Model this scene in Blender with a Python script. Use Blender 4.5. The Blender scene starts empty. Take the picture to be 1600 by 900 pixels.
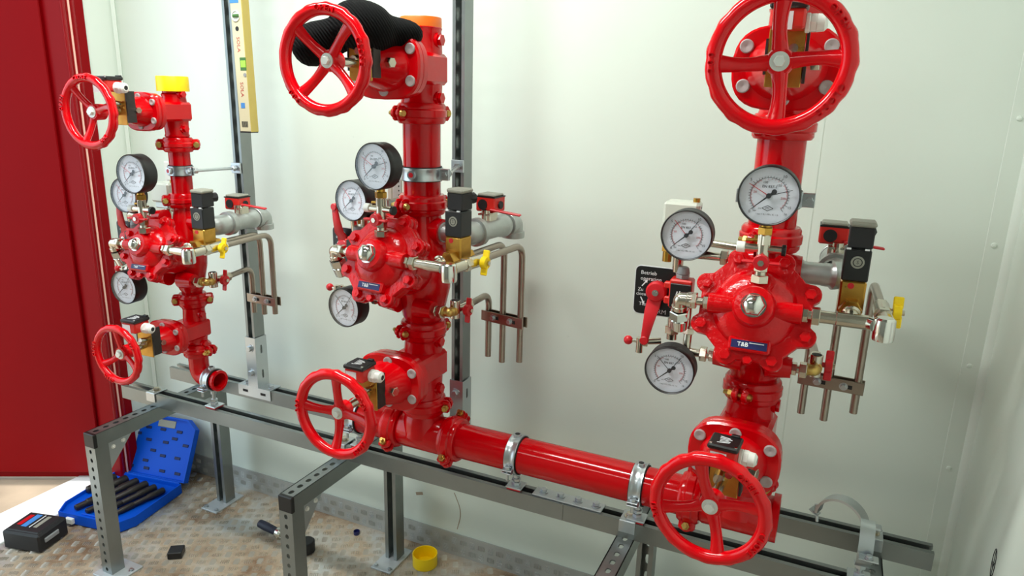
import bpy, math, random
from mathutils import Vector as V, Matrix
random.seed(7)
PI = math.pi
sc = bpy.context.scene
COL = sc.collection

# ---------------------------------------------------------------- camera
F_PX = 1111.8
ZO = 0.80                                   # floor is 0.8 m below the riser origin
cam_d = bpy.data.cameras.new('camera'); cam = bpy.data.objects.new('camera', cam_d); COL.objects.link(cam)
cam_d.sensor_width = 36.0; cam_d.lens = F_PX / 1600 * 36.0; cam_d.clip_start = 0.02
yw, pt, rl = (math.radians(a) for a in (24.5951, -14.8963, 1.4471))
Fw = V((-math.sin(yw) * math.cos(pt), math.cos(yw) * math.cos(pt), math.sin(pt)))
Rt = V((math.cos(yw), math.sin(yw), 0)); Up = Rt.cross(Fw)
R2 = Rt * math.cos(rl) + Up * math.sin(rl); U2 = -Rt * math.sin(rl) + Up * math.cos(rl)
m = Matrix((R2, U2, -Fw)).transposed().to_4x4(); m.translation = V((0.1086, -1.3795, 0.583 + ZO))
cam.matrix_world = m
sc.camera = cam

# ---------------------------------------------------------------- world, sun, exposure
vs = sc.view_settings
vs.view_transform = 'Standard'; vs.look = 'None'; vs.gamma = 1.0; vs.use_curve_mapping = False
vs.exposure = 0.40
w = bpy.data.worlds.new('daylight'); sc.world = w; w.use_nodes = True
bg = w.node_tree.nodes['Background']; bg.inputs[0].default_value = (0.74, 0.91, 1.0, 1); bg.inputs[1].default_value = 1.7
sun_d = bpy.data.lights.new('sun', 'SUN'); sun = bpy.data.objects.new('sun', sun_d); COL.objects.link(sun)
sun_d.energy = 2.2; sun_d.angle = math.radians(0.6); sun_d.color = (1, 0.97, 0.9)
sun.rotation_euler = V((0.06, 0.02, -0.998)).to_track_quat('-Z', 'Y').to_euler()

pd = bpy.data.lights.new('door_portal', 'AREA'); pd.shape = 'RECTANGLE'; pd.size = 1.87; pd.size_y = 2.15; pd.cycles.is_portal = True
po = bpy.data.objects.new('door_portal', pd); COL.objects.link(po); po.location = (-2.27, -0.815, 1.075)
po.rotation_euler = V((1, 0, 0)).to_track_quat('-Z', 'Y').to_euler()

# ---------------------------------------------------------------- materials
def lin(r, g, b):
    f = lambda c: (c / 255 / 12.92) if c / 255 <= 0.04045 else ((c / 255 + 0.055) / 1.055) ** 2.4
    return (f(r), f(g), f(b), 1)
MATS = {}
def mat(name, rgb, rough=0.4, metal=0.0, noise=0.0, nscale=30, bump=0.0, bscale=200, coat=0.0, spec=0.5, emit=0.0, rvar=0.0):
    M = bpy.data.materials.new(name); M.use_nodes = True
    nt = M.node_tree; b = nt.nodes['Principled BSDF']
    c = lin(*rgb)
    b.inputs['Base Color'].default_value = c
    b.inputs['Roughness'].default_value = rough; b.inputs['Metallic'].default_value = metal
    b.inputs['Specular IOR Level'].default_value = spec
    if coat: b.inputs['Coat Weight'].default_value = coat; b.inputs['Coat Roughness'].default_value = 0.06
    tc = nt.nodes.new('ShaderNodeTexCoord')
    if noise or rvar:
        n = nt.nodes.new('ShaderNodeTexNoise'); n.inputs['Scale'].default_value = nscale; n.inputs['Detail'].default_value = 6
        nt.links.new(tc.outputs['Object'], n.inputs['Vector'])
        if noise:
            mx = nt.nodes.new('ShaderNodeMix'); mx.data_type = 'RGBA'
            mx.inputs[6].default_value = tuple(max(0, x * (1 - noise)) for x in c[:3]) + (1,)
            mx.inputs[7].default_value = tuple(min(1, x * (1 + noise)) for x in c[:3]) + (1,)
            nt.links.new(n.outputs['Fac'], mx.inputs[0]); nt.links.new(mx.outputs[2], b.inputs['Base Color'])
        if rvar:
            mr = nt.nodes.new('ShaderNodeMapRange'); mr.inputs[3].default_value = max(0.02, rough - rvar); mr.inputs[4].default_value = rough + rvar
            nt.links.new(n.outputs['Fac'], mr.inputs[0]); nt.links.new(mr.outputs[0], b.inputs['Roughness'])
    if bump:
        n2 = nt.nodes.new('ShaderNodeTexNoise'); n2.inputs['Scale'].default_value = bscale; n2.inputs['Detail'].default_value = 3
        nt.links.new(tc.outputs['Object'], n2.inputs['Vector'])
        bp = nt.nodes.new('ShaderNodeBump'); bp.inputs['Strength'].default_value = bump; bp.inputs['Distance'].default_value = 0.002
        nt.links.new(n2.outputs['Fac'], bp.inputs['Height']); nt.links.new(bp.outputs[0], b.inputs['Normal'])
    if emit:
        b.inputs['Emission Color'].default_value = c; b.inputs['Emission Strength'].default_value = emit
    MATS[name] = M
    return M
RED = mat('red_enamel', (202, 0, 10), 0.15, bump=0.10, bscale=90, spec=0.42)
REDC = mat('red_cast_enamel', (206, 0, 10), 0.17, bump=0.5, bscale=120, spec=0.42)
REDP = mat('red_pipe_paint', (194, 0, 10), 0.12, bump=0.03, bscale=40, spec=0.36)
REDW = mat('red_wheel_enamel', (216, 0, 14), 0.14, bump=0.12, bscale=80, spec=0.45)
REDPL = mat('red_plastic', (214, 38, 30), 0.4)
REDH = mat('red_handle', (205, 22, 34), 0.35)
BLACK = mat('black_plastic', (22, 22, 23), 0.38)
BLACKM = mat('black_matt', (28, 28, 30), 0.6, noise=0.2)
RUB = mat('black_rubber', (20, 20, 22), 0.75)
GREYP = mat('grey_plastic', (150, 150, 138), 0.5)
GREYG = mat('grey_gland', (150, 152, 155), 0.4)
WHITEP = mat('white_plastic', (235, 236, 230), 0.35)
PAPER = mat('white_print', (232, 234, 236), 0.6)
DIAL = mat('white_dial', (226, 229, 240), 0.55)
INK = mat('black_ink', (25, 25, 35), 0.6)
REDINK = mat('red_ink', (190, 30, 40), 0.6)
BLUEINK = mat('navy_print', (24, 28, 88), 0.4)
BRASS = mat('brass', (196, 150, 70), 0.3, 1.0, noise=0.25, nscale=60, rvar=0.08)
GOLD = mat('yellow_zinc', (202, 168, 96), 0.32, 1.0, noise=0.2, nscale=80)
NICKEL = mat('nickel', (208, 200, 184), 0.2, 1.0, noise=0.08, nscale=60, rvar=0.06)
HUBM = mat('bright_zinc', (222, 226, 220), 0.35, 0.35)
CHROME = mat('chrome', (222, 222, 216), 0.12, 1.0)
STAIN = mat('stainless_tube', (168, 156, 144), 0.3, 1.0, noise=0.12, nscale=50, rvar=0.06)
GALV = mat('galvanised_pipe', (186, 190, 188), 0.42, 0.85, noise=0.16, nscale=45, rvar=0.1, bump=0.15, bscale=120)
STRUT = mat('galvanised_channel', (146, 151, 150), 0.36, 0.9, noise=0.10, nscale=25, rvar=0.08)
FOOTM = mat('foot_plate_zinc', (196, 202, 206), 0.55, 0.55)
ZINC = mat('zinc_plate', (200, 206, 210), 0.30, 0.95, noise=0.04, nscale=30, rvar=0.04)
BOLTG = mat('grey_bolt_cap', (172, 160, 160), 0.5)
YEL = mat('yellow_plastic', (252, 214, 0), 0.4)
ORANGE = mat('orange_plastic', (236, 110, 12), 0.4)
BLUEC = mat('blue_case_plastic', (0, 84, 210), 0.45, bump=0.05, bscale=60, spec=0.2)
BLUED = mat('dark_blue_recess', (8, 30, 84), 0.6)
GUN = mat('gunmetal_tool', (62, 58, 56), 0.45, 0.6, noise=0.2, nscale=80)
LEVELM = mat('level_cream', (214, 206, 172), 0.45)
LEVELE = mat('level_wood_edge', (198, 176, 92), 0.5, noise=0.12, nscale=18)
VIAL = mat('green_vial', (160, 220, 60), 0.15)
VIALD = mat('green_vial_dark', (60, 110, 40), 0.3)
DOORR = mat('red_door', (136, 0, 8), 0.5, noise=0.05, nscale=6, spec=0.12)
FRAMER = mat('red_door_frame', (144, 0, 14), 0.22, spec=0.5)
GASK = mat('pale_gasket', (250, 196, 180), 0.5)
CLEARP = mat('pale_clear_plastic', (214, 218, 206), 0.2)
TBLUE = mat('tool_grip', (34, 38, 60), 0.5)

def wall_mat():
    M = mat('wall_paint', (226, 232, 224), 0.42)
    nt = M.node_tree; b = nt.nodes['Principled BSDF']
    tc = nt.nodes['Texture Coordinate']
    n = nt.nodes.new('ShaderNodeTexNoise'); n.inputs['Scale'].default_value = 2.2; n.inputs['Detail'].default_value = 8
    n2 = nt.nodes.new('ShaderNodeTexVoronoi'); n2.inputs['Scale'].default_value = 9
    nt.links.new(tc.outputs['Object'], n.inputs[0]); nt.links.new(tc.outputs['Object'], n2.inputs['Vector'])
    mx = nt.nodes.new('ShaderNodeMix'); mx.data_type = 'RGBA'
    mx.inputs[6].default_value = lin(220, 229, 219); mx.inputs[7].default_value = lin(230, 239, 230)
    nt.links.new(n.outputs['Fac'], mx.inputs[0])
    cr = nt.nodes.new('ShaderNodeValToRGB'); cr.color_ramp.elements[0].position = 0.0; cr.color_ramp.elements[1].position = 0.035
    cr.color_ramp.elements[0].color = (0.55, 0.54, 0.5, 1); cr.color_ramp.elements[1].color = (1, 1, 1, 1)
    nt.links.new(n2.outputs['Distance'], cr.inputs[0])
    m2 = nt.nodes.new('ShaderNodeMix'); m2.data_type = 'RGBA'; m2.blend_type = 'MULTIPLY'; m2.inputs[0].default_value = 0.25
    nt.links.new(mx.outputs[2], m2.inputs[6]); nt.links.new(cr.outputs[0], m2.inputs[7])
    nt.links.new(m2.outputs[2], b.inputs['Base Color'])
    return M
WALL = wall_mat()
PANEL = mat('grey_panel', (138, 142, 138), 0.6)

def floor_mat():
    M = mat('dirty_tread_plate', (150, 140, 128), 0.45, 0.35)
    nt = M.node_tree; b = nt.nodes['Principled BSDF']; tc = nt.nodes['Texture Coordinate']
    n = nt.nodes.new('ShaderNodeTexNoise'); n.inputs['Scale'].default_value = 4.0; n.inputs['Detail'].default_value = 9; n.inputs['Roughness'].default_value = 0.65
    nt.links.new(tc.outputs['Object'], n.inputs[0])
    cr = nt.nodes.new('ShaderNodeValToRGB'); e = cr.color_ramp.elements
    e[0].position = 0.36; e[0].color = lin(122, 94, 70); e[1].position = 0.62; e[1].color = lin(196, 196, 192)
    k = e.new(0.49); k.color = lin(174, 156, 134)
    nt.links.new(n.outputs['Fac'], cr.inputs[0]); nt.links.new(cr.outputs[0], b.inputs['Base Color'])
    mr = nt.nodes.new('ShaderNodeMapRange'); mr.inputs[1].default_value = 0.38; mr.inputs[2].default_value = 0.62; mr.inputs[3].default_value = 0.75; mr.inputs[4].default_value = 0.38
    nt.links.new(n.outputs['Fac'], mr.inputs[0]); nt.links.new(mr.outputs[0], b.inputs['Roughness'])
    m3 = nt.nodes.new('ShaderNodeMapRange'); m3.inputs[1].default_value = 0.45; m3.inputs[2].default_value = 0.65; m3.inputs[3].default_value = 0.0; m3.inputs[4].default_value = 0.55
    nt.links.new(n.outputs['Fac'], m3.inputs[0]); nt.links.new(m3.outputs[0], b.inputs['Metallic'])
    return M
FLOOR = floor_mat()
KICK = mat('tread_skirting', (186, 188, 186), 0.42, 0.35, noise=0.12, nscale=8, rvar=0.1)
GROUND = mat('pale_ground', (178, 160, 138), 0.8, noise=0.6, nscale=4)
SILL = mat('white_sill', (232, 236, 236), 0.5, noise=0.04, nscale=12)

def knit_mat():
    M = mat('black_knit', (13, 13, 14), 0.95, spec=0.15)
    nt = M.node_tree; b = nt.nodes['Principled BSDF']; tc = nt.nodes['Texture Coordinate']
    wv = nt.nodes.new('ShaderNodeTexWave'); wv.inputs['Scale'].default_value = 70; wv.inputs['Distortion'].default_value = 1.5; wv.bands_direction = 'DIAGONAL'
    nt.links.new(tc.outputs['Object'], wv.inputs['Vector'])
    bp = nt.nodes.new('ShaderNodeBump'); bp.inputs['Strength'].default_value = 0.9; bp.inputs['Distance'].default_value = 0.003
    nt.links.new(wv.outputs['Fac'], bp.inputs['Height']); nt.links.new(bp.outputs[0], b.inputs['Normal'])
    return M
KNIT = knit_mat()

def glass_mat():
    M = bpy.data.materials.new('gauge_glass'); M.use_nodes = True; nt = M.node_tree; nt.nodes.clear()
    o = nt.nodes.new('ShaderNodeOutputMaterial'); a = nt.nodes.new('ShaderNodeBsdfTransparent'); g = nt.nodes.new('ShaderNodeBsdfGlossy')
    g.inputs['Roughness'].default_value = 0.03; mx = nt.nodes.new('ShaderNodeMixShader'); mx.inputs[0].default_value = 0.05
    nt.links.new(a.outputs[0], mx.inputs[1]); nt.links.new(g.outputs[0], mx.inputs[2]); nt.links.new(mx.outputs[0], o.inputs[0])
    return M
GLASS = glass_mat()

# ---------------------------------------------------------------- mesh builder
X, Y, Z = V((1, 0, 0)), V((0, 1, 0)), V((0, 0, 1))
def frame(axis):
    a = V(axis).normalized()
    h = Z if abs(a.z) < 0.9 else X
    u = h.cross(a).normalized()
    return u, a.cross(u), a
class MB:
    def __init__(s): s.v = []; s.f = []
    def add(s, vs_, fs):
        o = len(s.v); s.v += [V(q) for q in vs_]; s.f += [tuple(o + i for i in q) for q in fs]; return s
    def box(s, c, size, R=None, ch=0.0):
        c = V(c); hx, hy, hz = (q / 2 for q in size)
        ch = min(ch, 0.45 * min(size))
        if ch <= 0:
            vv = [V((sx * hx, sy * hy, sz * hz)) for sx in (-1, 1) for sy in (-1, 1) for sz in (-1, 1)]
            ff = [(0, 1, 3, 2), (4, 6, 7, 5), (0, 4, 5, 1), (2, 3, 7, 6), (0, 2, 6, 4), (1, 5, 7, 3)]
        else:
            vv = []; ix = {}
            for sx in (-1, 1):
                for sy in (-1, 1):
                    for sz in (-1, 1):
                        for a in range(3):
                            p = [sx * (hx - ch), sy * (hy - ch), sz * (hz - ch)]; p[a] += (sx, sy, sz)[a] * ch
                            ix[sx, sy, sz, a] = len(vv); vv.append(V(p))
            ff = []
            for a in range(3):
                b, c_ = (a + 1) % 3, (a + 2) % 3
                for sg in (-1, 1):
                    q = []
                    for sb, sc_ in ((-1, -1), (1, -1), (1, 1), (-1, 1)):
                        k = [0, 0, 0]; k[a] = sg; k[b] = sb; k[c_] = sc_; q.append(ix[tuple(k) + (a,)])
                    ff.append(tuple(q if sg > 0 else q[::-1]))
                for sb in (-1, 1):
                    for sc_ in (-1, 1):
                        k0 = [0, 0, 0]; k0[b] = sb; k0[c_] = sc_
                        ka = list(k0); ka[a] = -1; kb = list(k0); kb[a] = 1
                        q = [ix[tuple(ka) + (b,)], ix[tuple(kb) + (b,)], ix[tuple(kb) + (c_,)], ix[tuple(ka) + (c_,)]]
                        ff.append(tuple(q if sb * sc_ > 0 else q[::-1]))
            for sx in (-1, 1):
                for sy in (-1, 1):
                    for sz in (-1, 1):
                        q = [ix[sx, sy, sz, a] for a in range(3)]
                        ff.append(tuple(q if sx * sy * sz > 0 else q[::-1]))
        if R is not None: vv = [R @ q for q in vv]
        return s.add([c + q for q in vv], ff)
    def lathe(s, prof, o, axis, n=24, a0=0.0, a1=2 * PI, cap=True):
        o = V(o); u, w_, a = frame(axis); full = abs(a1 - a0 - 2 * PI) < 1e-6
        cnt = n if full else n + 1; vv = []
        for r, t in prof:
            for i in range(cnt):
                th = a0 + (a1 - a0) * i / n
                vv.append(o + a * t + (u * math.cos(th) + w_ * math.sin(th)) * r)
        ff = []
        for j in range(len(prof) - 1):
            for i in range(n):
                k = (i + 1) % cnt
                ff.append((j * cnt + i, j * cnt + k, (j + 1) * cnt + k, (j + 1) * cnt + i))
        if cap and full:
            if prof[0][0] > 1e-6: ff.append(tuple(range(cnt))[::-1])
            if prof[-1][0] > 1e-6: ff.append(tuple((len(prof) - 1) * cnt + i for i in range(cnt)))
        return s.add(vv, ff)
    def cyl(s, p0, p1, r, r1=None, n=20, ch=0.0):
        p0, p1 = V(p0), V(p1); L = (p1 - p0).length; r1 = r if r1 is None else r1
        pr = [(r, 0), (r1, L)] if ch <= 0 else [(r - ch, 0), (r, ch), (r1, L - ch), (r1 - ch, L)]
        return s.lathe(pr, p0, p1 - p0, n)
    def hexn(s, p0, p1, r): return s.cyl(p0, p1, r, n=6, ch=r * 0.08)
    def ring(s, p0, p1, ri, ro, n=28, a0=0.0, a1=2 * PI):
        p0, p1 = V(p0), V(p1); L = (p1 - p0).length
        return s.lathe([(ri, 0), (ro, 0), (ro, L), (ri, L), (ri, 0)], p0, p1 - p0, n, a0, a1, cap=False)
    def tube(s, pts, r, n=12, cap=True):
        pts = [V(p) for p in pts]; vv = []; ff = []
        d0 = (pts[1] - pts[0]).normalized(); u = frame(d0)[0]
        for i, p in enumerate(pts):
            d = (pts[min(i + 1, len(pts) - 1)] - pts[max(i - 1, 0)]).normalized()
            u = (u - d * u.dot(d)).normalized(); w_ = d.cross(u)
            rr = r[i] if isinstance(r, (list, tuple)) else r
            for k in range(n):
                th = 2 * PI * k / n; vv.append(p + (u * math.cos(th) + w_ * math.sin(th)) * rr)
        for i in range(len(pts) - 1):
            for k in range(n):
                j = (k + 1) % n; ff.append((i * n + k, i * n + j, (i + 1) * n + j, (i + 1) * n + k))
        if cap: ff += [tuple(range(n))[::-1], tuple((len(pts) - 1) * n + k for k in range(n))]
        return s.add(vv, ff)
    def torus(s, c, axis, R, r, n=40, m_=12, f=None):
        c = V(c); u, w_, a = frame(axis); vv = []; ff = []
        for i in range(n):
            th = 2 * PI * i / n; d = u * math.cos(th) + w_ * math.sin(th)
            for k in range(m_):
                ph = 2 * PI * k / m_; q = f(th, ph) if f else 1.0
                vv.append(c + d * (R + r * q * math.cos(ph)) + a * (r * q * math.sin(ph)))
        for i in range(n):
            for k in range(m_):
                i2, k2 = (i + 1) % n, (k + 1) % m_
                ff.append((i * m_ + k, i2 * m_ + k, i2 * m_ + k2, i * m_ + k2))
        return s.add(vv, ff)
    def prism(s, poly, o, ux, uy, h, ch=0.0):
        o, ux, uy = V(o), V(ux).normalized(), V(uy).normalized(); n_ = ux.cross(uy); k = len(poly)
        cx = sum(p[0] for p in poly) / k; cy = sum(p[1] for p in poly) / k
        def lay(sc_, t): return [o + ux * (cx + (p[0] - cx) * sc_) + uy * (cy + (p[1] - cy) * sc_) + n_ * t for p in poly]
        if ch > 0:
            rad = max(math.hypot(p[0] - cx, p[1] - cy) for p in poly); q = 1 - ch / rad
            ls = [lay(q, 0), lay(1, ch), lay(1, h - ch), lay(q, h)]
        else: ls = [lay(1, 0), lay(1, h)]
        vv = [p for l in ls for p in l]; ff = [tuple(range(k))[::-1], tuple((len(ls) - 1) * k + i for i in range(k))]
        for j in range(len(ls) - 1):
            for i in range(k): ff.append((j * k + i, j * k + (i + 1) % k, (j + 1) * k + (i + 1) % k, (j + 1) * k + i))
        return s.add(vv, ff)
    def loft(s, loops, cap=True):
        k = len(loops[0]); vv = [p for l in loops for p in l]; ff = []
        for j in range(len(loops) - 1):
            for i in range(k): ff.append((j * k + i, j * k + (i + 1) % k, (j + 1) * k + (i + 1) % k, (j + 1) * k + i))
        if cap: ff += [tuple(range(k))[::-1], tuple((len(loops) - 1) * k + i for i in range(k))]
        return s.add(vv, ff)
    def ball(s, c, r, n=16, m_=10, sx=(1, 1, 1)):
        c = V(c); pr = [(r * math.sin(PI * j / m_), -r * math.cos(PI * j / m_)) for j in range(m_ + 1)]
        pr[0] = (r * 0.02, -r); pr[-1] = (r * 0.02, r)
        t = MB().lathe(pr, (0, 0, 0), Z, n)
        return s.add([c + V((q.x * sx[0], q.y * sx[1], q.z * sx[2])) for q in t.v], t.f)
    def text(s, txt, o, ux, uy, size, depth=0.0, align='CENTER', bold=0.0):
        o, ux, uy = V(o), V(ux).normalized(), V(uy).normalized(); n_ = ux.cross(uy)
        vv, ff = text_data(txt, align, depth / size, bold)
        return s.add([o + ux * (p.x * size) + uy * (p.y * size) + n_ * (p.z * size) for p in vv], ff)
TXT = {}
def text_data(txt, align, ext, bold=0.0):
    k = (txt, align, round(ext, 3), bold)
    if k not in TXT:
        c = bpy.data.curves.new('lettering', 'FONT'); c.body = txt; c.size = 1.0; c.extrude = max(ext, 0) / 2; c.align_x = align; c.align_y = 'CENTER'
        c.resolution_u = 2; c.offset = bold
        o = bpy.data.objects.new('lettering', c); COL.objects.link(o)
        bpy.context.view_layer.update()
        me = bpy.data.meshes.new_from_object(o.evaluated_get(bpy.context.evaluated_depsgraph_get()))
        TXT[k] = ([v.co.copy() for v in me.vertices], [tuple(p.vertices) for p in me.polygons])
        bpy.data.objects.remove(o); bpy.data.curves.remove(c); bpy.data.meshes.remove(me)
    return TXT[k]
def fillet(pts, rad, n=6):
    pts = [V(p) for p in pts]; out = [pts[0]]
    for i in range(1, len(pts) - 1):
        a = (pts[i - 1] - pts[i]); b = (pts[i + 1] - pts[i]); t = min(rad, a.length * 0.49, b.length * 0.49)
        p0 = pts[i] + a.normalized() * t; p1 = pts[i] + b.normalized() * t
        for k in range(n + 1):
            q = k / n; out.append((1 - q) ** 2 * p0 + 2 * q * (1 - q) * pts[i] + q * q * p1)
    out.append(pts[-1]); return out
def mesh_obj(name, vv, ff, material, sharp=35):
    me = bpy.data.meshes.new(name); me.from_pydata([tuple(p) for p in vv], [], ff); me.materials.append(material)
    me.validate(); me.shade_smooth()
    me.set_sharp_from_angle(angle=math.radians(sharp))
    o = bpy.data.objects.new(name, me); COL.objects.link(o); return o

class Thing:
    def __init__(s, name, label, cat, group=None, T=None):
        s.name, s.label, s.cat, s.group, s.T = name, label, cat, group, T or Matrix(); s.parts = []
    def part(s, name, mb, material, parent=None, label=None, kind=None):
        s.parts.append((name, mb, material, parent, label, kind)); return len(s.parts) - 1
    def done(s):
        W = [[s.T @ q for q in p[1].v] for p in s.parts]
        al = [q for l in W for q in l]
        lo = V([min(q[i] for q in al) for i in range(3)]); hi = V([max(q[i] for q in al) for i in range(3)])
        base = V(((lo.x + hi.x) / 2, (lo.y + hi.y) / 2, lo.z))
        flip = s.T.to_3x3().determinant() < 0
        if len(s.parts) == 1:
            p = s.parts[0]; root = mesh_obj(s.name, [q - base for q in W[0]], p[1].f, p[2]); root.location = base
            if p[5]: root['kind'] = p[5]
        else:
            root = bpy.data.objects.new(s.name, None); COL.objects.link(root); root.location = base; root.empty_display_size = 0.02
            objs = []
            for (nm, mb, mt, par, lab, kd), w_ in zip(s.parts, W):
                o = mesh_obj(nm, [q - base for q in w_], mb.f, mt); o.parent = root if par is None else objs[par]
                if lab: o['label'] = lab
                if kd: o['kind'] = kd
                objs.append(o)
        root['label'] = s.label; root['category'] = s.cat
        if s.group: root['group'] = s.group
        return root
def struct(name, mb, material, label=None, parent=None):
    al = mb.v; lo = V([min(q[i] for q in al) for i in range(3)])
    o = mesh_obj(name, mb.v, mb.f, material)
    if parent: o.parent = parent
    else: o['kind'] = 'structure'
    if label: o['label'] = label
    return o
def solo(name, label, cat, mb, material, group=None, T=None, kind=None):
    t = Thing(name, label, cat, group, T); t.part(name, mb, material, kind=kind); return t.done()

# ================================================================ the room
WY, XL, XR, CEIL = 0.318, -2.125, 0.435, 2.45
YF = -2.6
fl = MB().box(((XL + XR) / 2, (WY + YF) / 2, -0.01), (XR - XL, WY - YF, 0.02))
floor = struct('floor', fl, FLOOR, 'dirty aluminium tread plate floor with brown mud stains'); floor['category'] = 'floor'
# raised five-bar tread pattern: thousands of short bars, one part
def tread(mb, o, ux, uy, nx, ny, pitch, bl, bw, bh, skip=None, sp=0.0056):
    n_ = ux.cross(uy)
    for i in range(nx):
        for j in range(ny):
            c = o + ux * (pitch * (i + 0.5)) + uy * (pitch * (j + 0.5))
            if skip and skip(c): continue
            flip = (i + j) % 2
            a, b = (ux, uy) if flip else (uy, ux)
            a = (a + b * 0.0).normalized()
            for k in range(-2, 3):
                q = c + b * (k * sp); L = bl * (1 - 0.09 * abs(k)) / 2
                p = [q - a * L, q - a * (L * 0.6) - b * bw / 2, q + a * (L * 0.6) - b * bw / 2, q + a * L, q + a * (L * 0.6) + b * bw / 2, q - a * (L * 0.6) + b * bw / 2]
                t0, t1 = q - a * (L * 0.62) + n_ * bh, q + a * (L * 0.62) + n_ * bh
                o_ = len(mb.v); mb.v += p + [t0, t1]
                mb.f += [(o_, o_ + 1, o_ + 6), (o_ + 1, o_ + 2, o_ + 7, o_ + 6), (o_ + 2, o_ + 3, o_ + 7), (o_ + 3, o_ + 4, o_ + 7), (o_ + 4, o_ + 5, o_ + 6, o_ + 7), (o_ + 5, o_, o_ + 6)]
tm = MB(); s2 = math.sqrt(0.5)
uxr, uyr = V((math.cos(0.5), math.sin(0.5), 0)), V((-math.sin(0.5), math.cos(0.5), 0))
tread(tm, V((-2.2, -1.9, 0.0)), uxr, uyr, 92, 68, 0.035, 0.023, 0.0026, 0.0028, lambda c: not (XL + 0.02 < c.x < XR - 0.02 and -0.75 < c.y < WY - 0.02))
GLINT = mat('worn_glint_metal', (206, 200, 190), 0.34, 0.65, noise=0.3, nscale=6)  # glints of the tread bars put into a paler colour, besides polish from wear
tp = mesh_obj('tread_bars', tm.v, tm.f, GLINT); tp.parent = floor; tp['kind'] = 'stuff'

wb = struct('wall_back', MB().box(((XL + XR) / 2, WY + 0.04, CEIL / 2), (XR - XL + 0.2, 0.08, CEIL)), WALL, 'white painted sheet metal back wall behind the three red risers'); wb['category'] = 'wall'
wr = struct('wall_right', MB().box((XR + 0.03, (WY + YF) / 2, CEIL / 2), (0.06, WY - YF, CEIL)), WALL, 'white side wall at the right edge of the photo'); wr['category'] = 'wall'
DY0, DY1, DH = 0.12, -1.75, 2.15            # doorway in the left wall
wl = MB()
wl.box((XL - 0.065, (WY + 0.18) / 2, CEIL / 2), (0.13, WY - 0.18, CEIL))
wl.box((XL - 0.065, (DY1 + YF) / 2, CEIL / 2), (0.13, DY1 - YF, CEIL))
wl.box((XL - 0.065, (0.18 + DY1) / 2, (CEIL + DH) / 2), (0.13, 0.18 - DY1, CEIL - DH))
wlo = struct('wall_left', wl, WALL, 'narrow white side wall between the red door frame and the corner'); wlo['category'] = 'wall'
ce = struct('ceiling', MB().box(((XL + XR) / 2, (WY + YF) / 2, CEIL + 0.03), (XR - XL + 0.3, WY - YF, 0.06)), PANEL, 'grey ceiling above the risers'); ce['category'] = 'ceiling'
wf = struct('wall_front', MB().box(((XL + XR) / 2, YF - 0.03, CEIL / 2), (XR - XL + 0.3, 0.06, CEIL)), PANEL, 'grey wall behind the camera'); wf['category'] = 'wall'
# skirting of tread plate on the back wall
kb = MB().box(((XL + XR) / 2, WY - 0.002, 0.038), (XR - XL, 0.004, 0.076))
bb = struct('baseboard_back', kb, KICK, 'upturned tread plate skirting along the foot of the back wall'); bb['category'] = 'baseboard'
km = MB(); tread(km, V((XL + 0.02, WY - 0.004, 0.004)), X, Z, 81, 2, 0.0312, 0.022, 0.0024, 0.002, None, 0.0052)
kp = mesh_obj('tread_bars', km.v, km.f, KICK); kp.parent = bb; kp['kind'] = 'stuff'
# wall trims
t1 = MB().box((0.409, WY - 0.0012, CEIL / 2), (0.044, 0.0024, CEIL - 0.16), ch=0.001)
tr1 = struct('trim_1', t1, WALL, 'riveted flat corner strip on the back wall beside the right wall'); tr1['category'] = 'trim'
for zz in (1.37, 1.12, 0.86, 0.62, 0.38, 1.62):
    r_ = mesh_obj('rivet', MB().lathe([(0.0055, 0), (0.0045, 0.002), (0.0015, 0.003)], (0.402, WY - 0.0024, zz), -Y, 14).v, MB().lathe([(0.0055, 0), (0.0045, 0.002), (0.0015, 0.003)], (0.402, WY - 0.0024, zz), -Y, 14).f, WALL); r_.parent = tr1
t2 = MB().lathe([(0.02, 0), (0.02, CEIL)], (XR + 0.004, WY + 0.004, 0), Z, 16)
tr2 = struct('trim_2', t2, WALL, 'white corner bead where back wall meets right wall'); tr2['category'] = 'trim'
t3 = MB().box((0.055, WY - 0.0004, CEIL / 2), (0.0035, 0.0008, CEIL - 0.16))
tr3 = struct('trim_3', t3, WALL, 'thin vertical panel seam on the wall behind the right riser'); tr3['category'] = 'trim'
t4 = MB().box((XL + 0.006, WY - 0.006, CEIL / 2), (0.012, 0.012, CEIL), R=Matrix.Rotation(PI / 4, 3, 'Z'))
tr4 = struct('trim_4', t4, WALL, 'vertical corner bead beside the red door frame'); tr4['category'] = 'trim'
# pencil mark on the right wall
pm = MB(); o0 = V((XR - 0.0006, -0.035, 0.617))
def wp(a, b): return o0 + V((0, -a, b))
pm.tube([wp(0.011 * math.cos(t), 0.028 * math.sin(t)) for t in [2 * PI * i / 24 for i in range(25)]], 0.0006, 6)
pm.tube([wp(0, 0.028), wp(0.001, -0.028)], 0.0005, 6); pm.tube([wp(-0.006, 0.0), wp(0, -0.01), wp(0.007, 0.005)], 0.0005, 6)
solo('pencil_mark', 'black drawn oval with an arrow inside on the right wall', 'mark', pm, INK)

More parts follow.
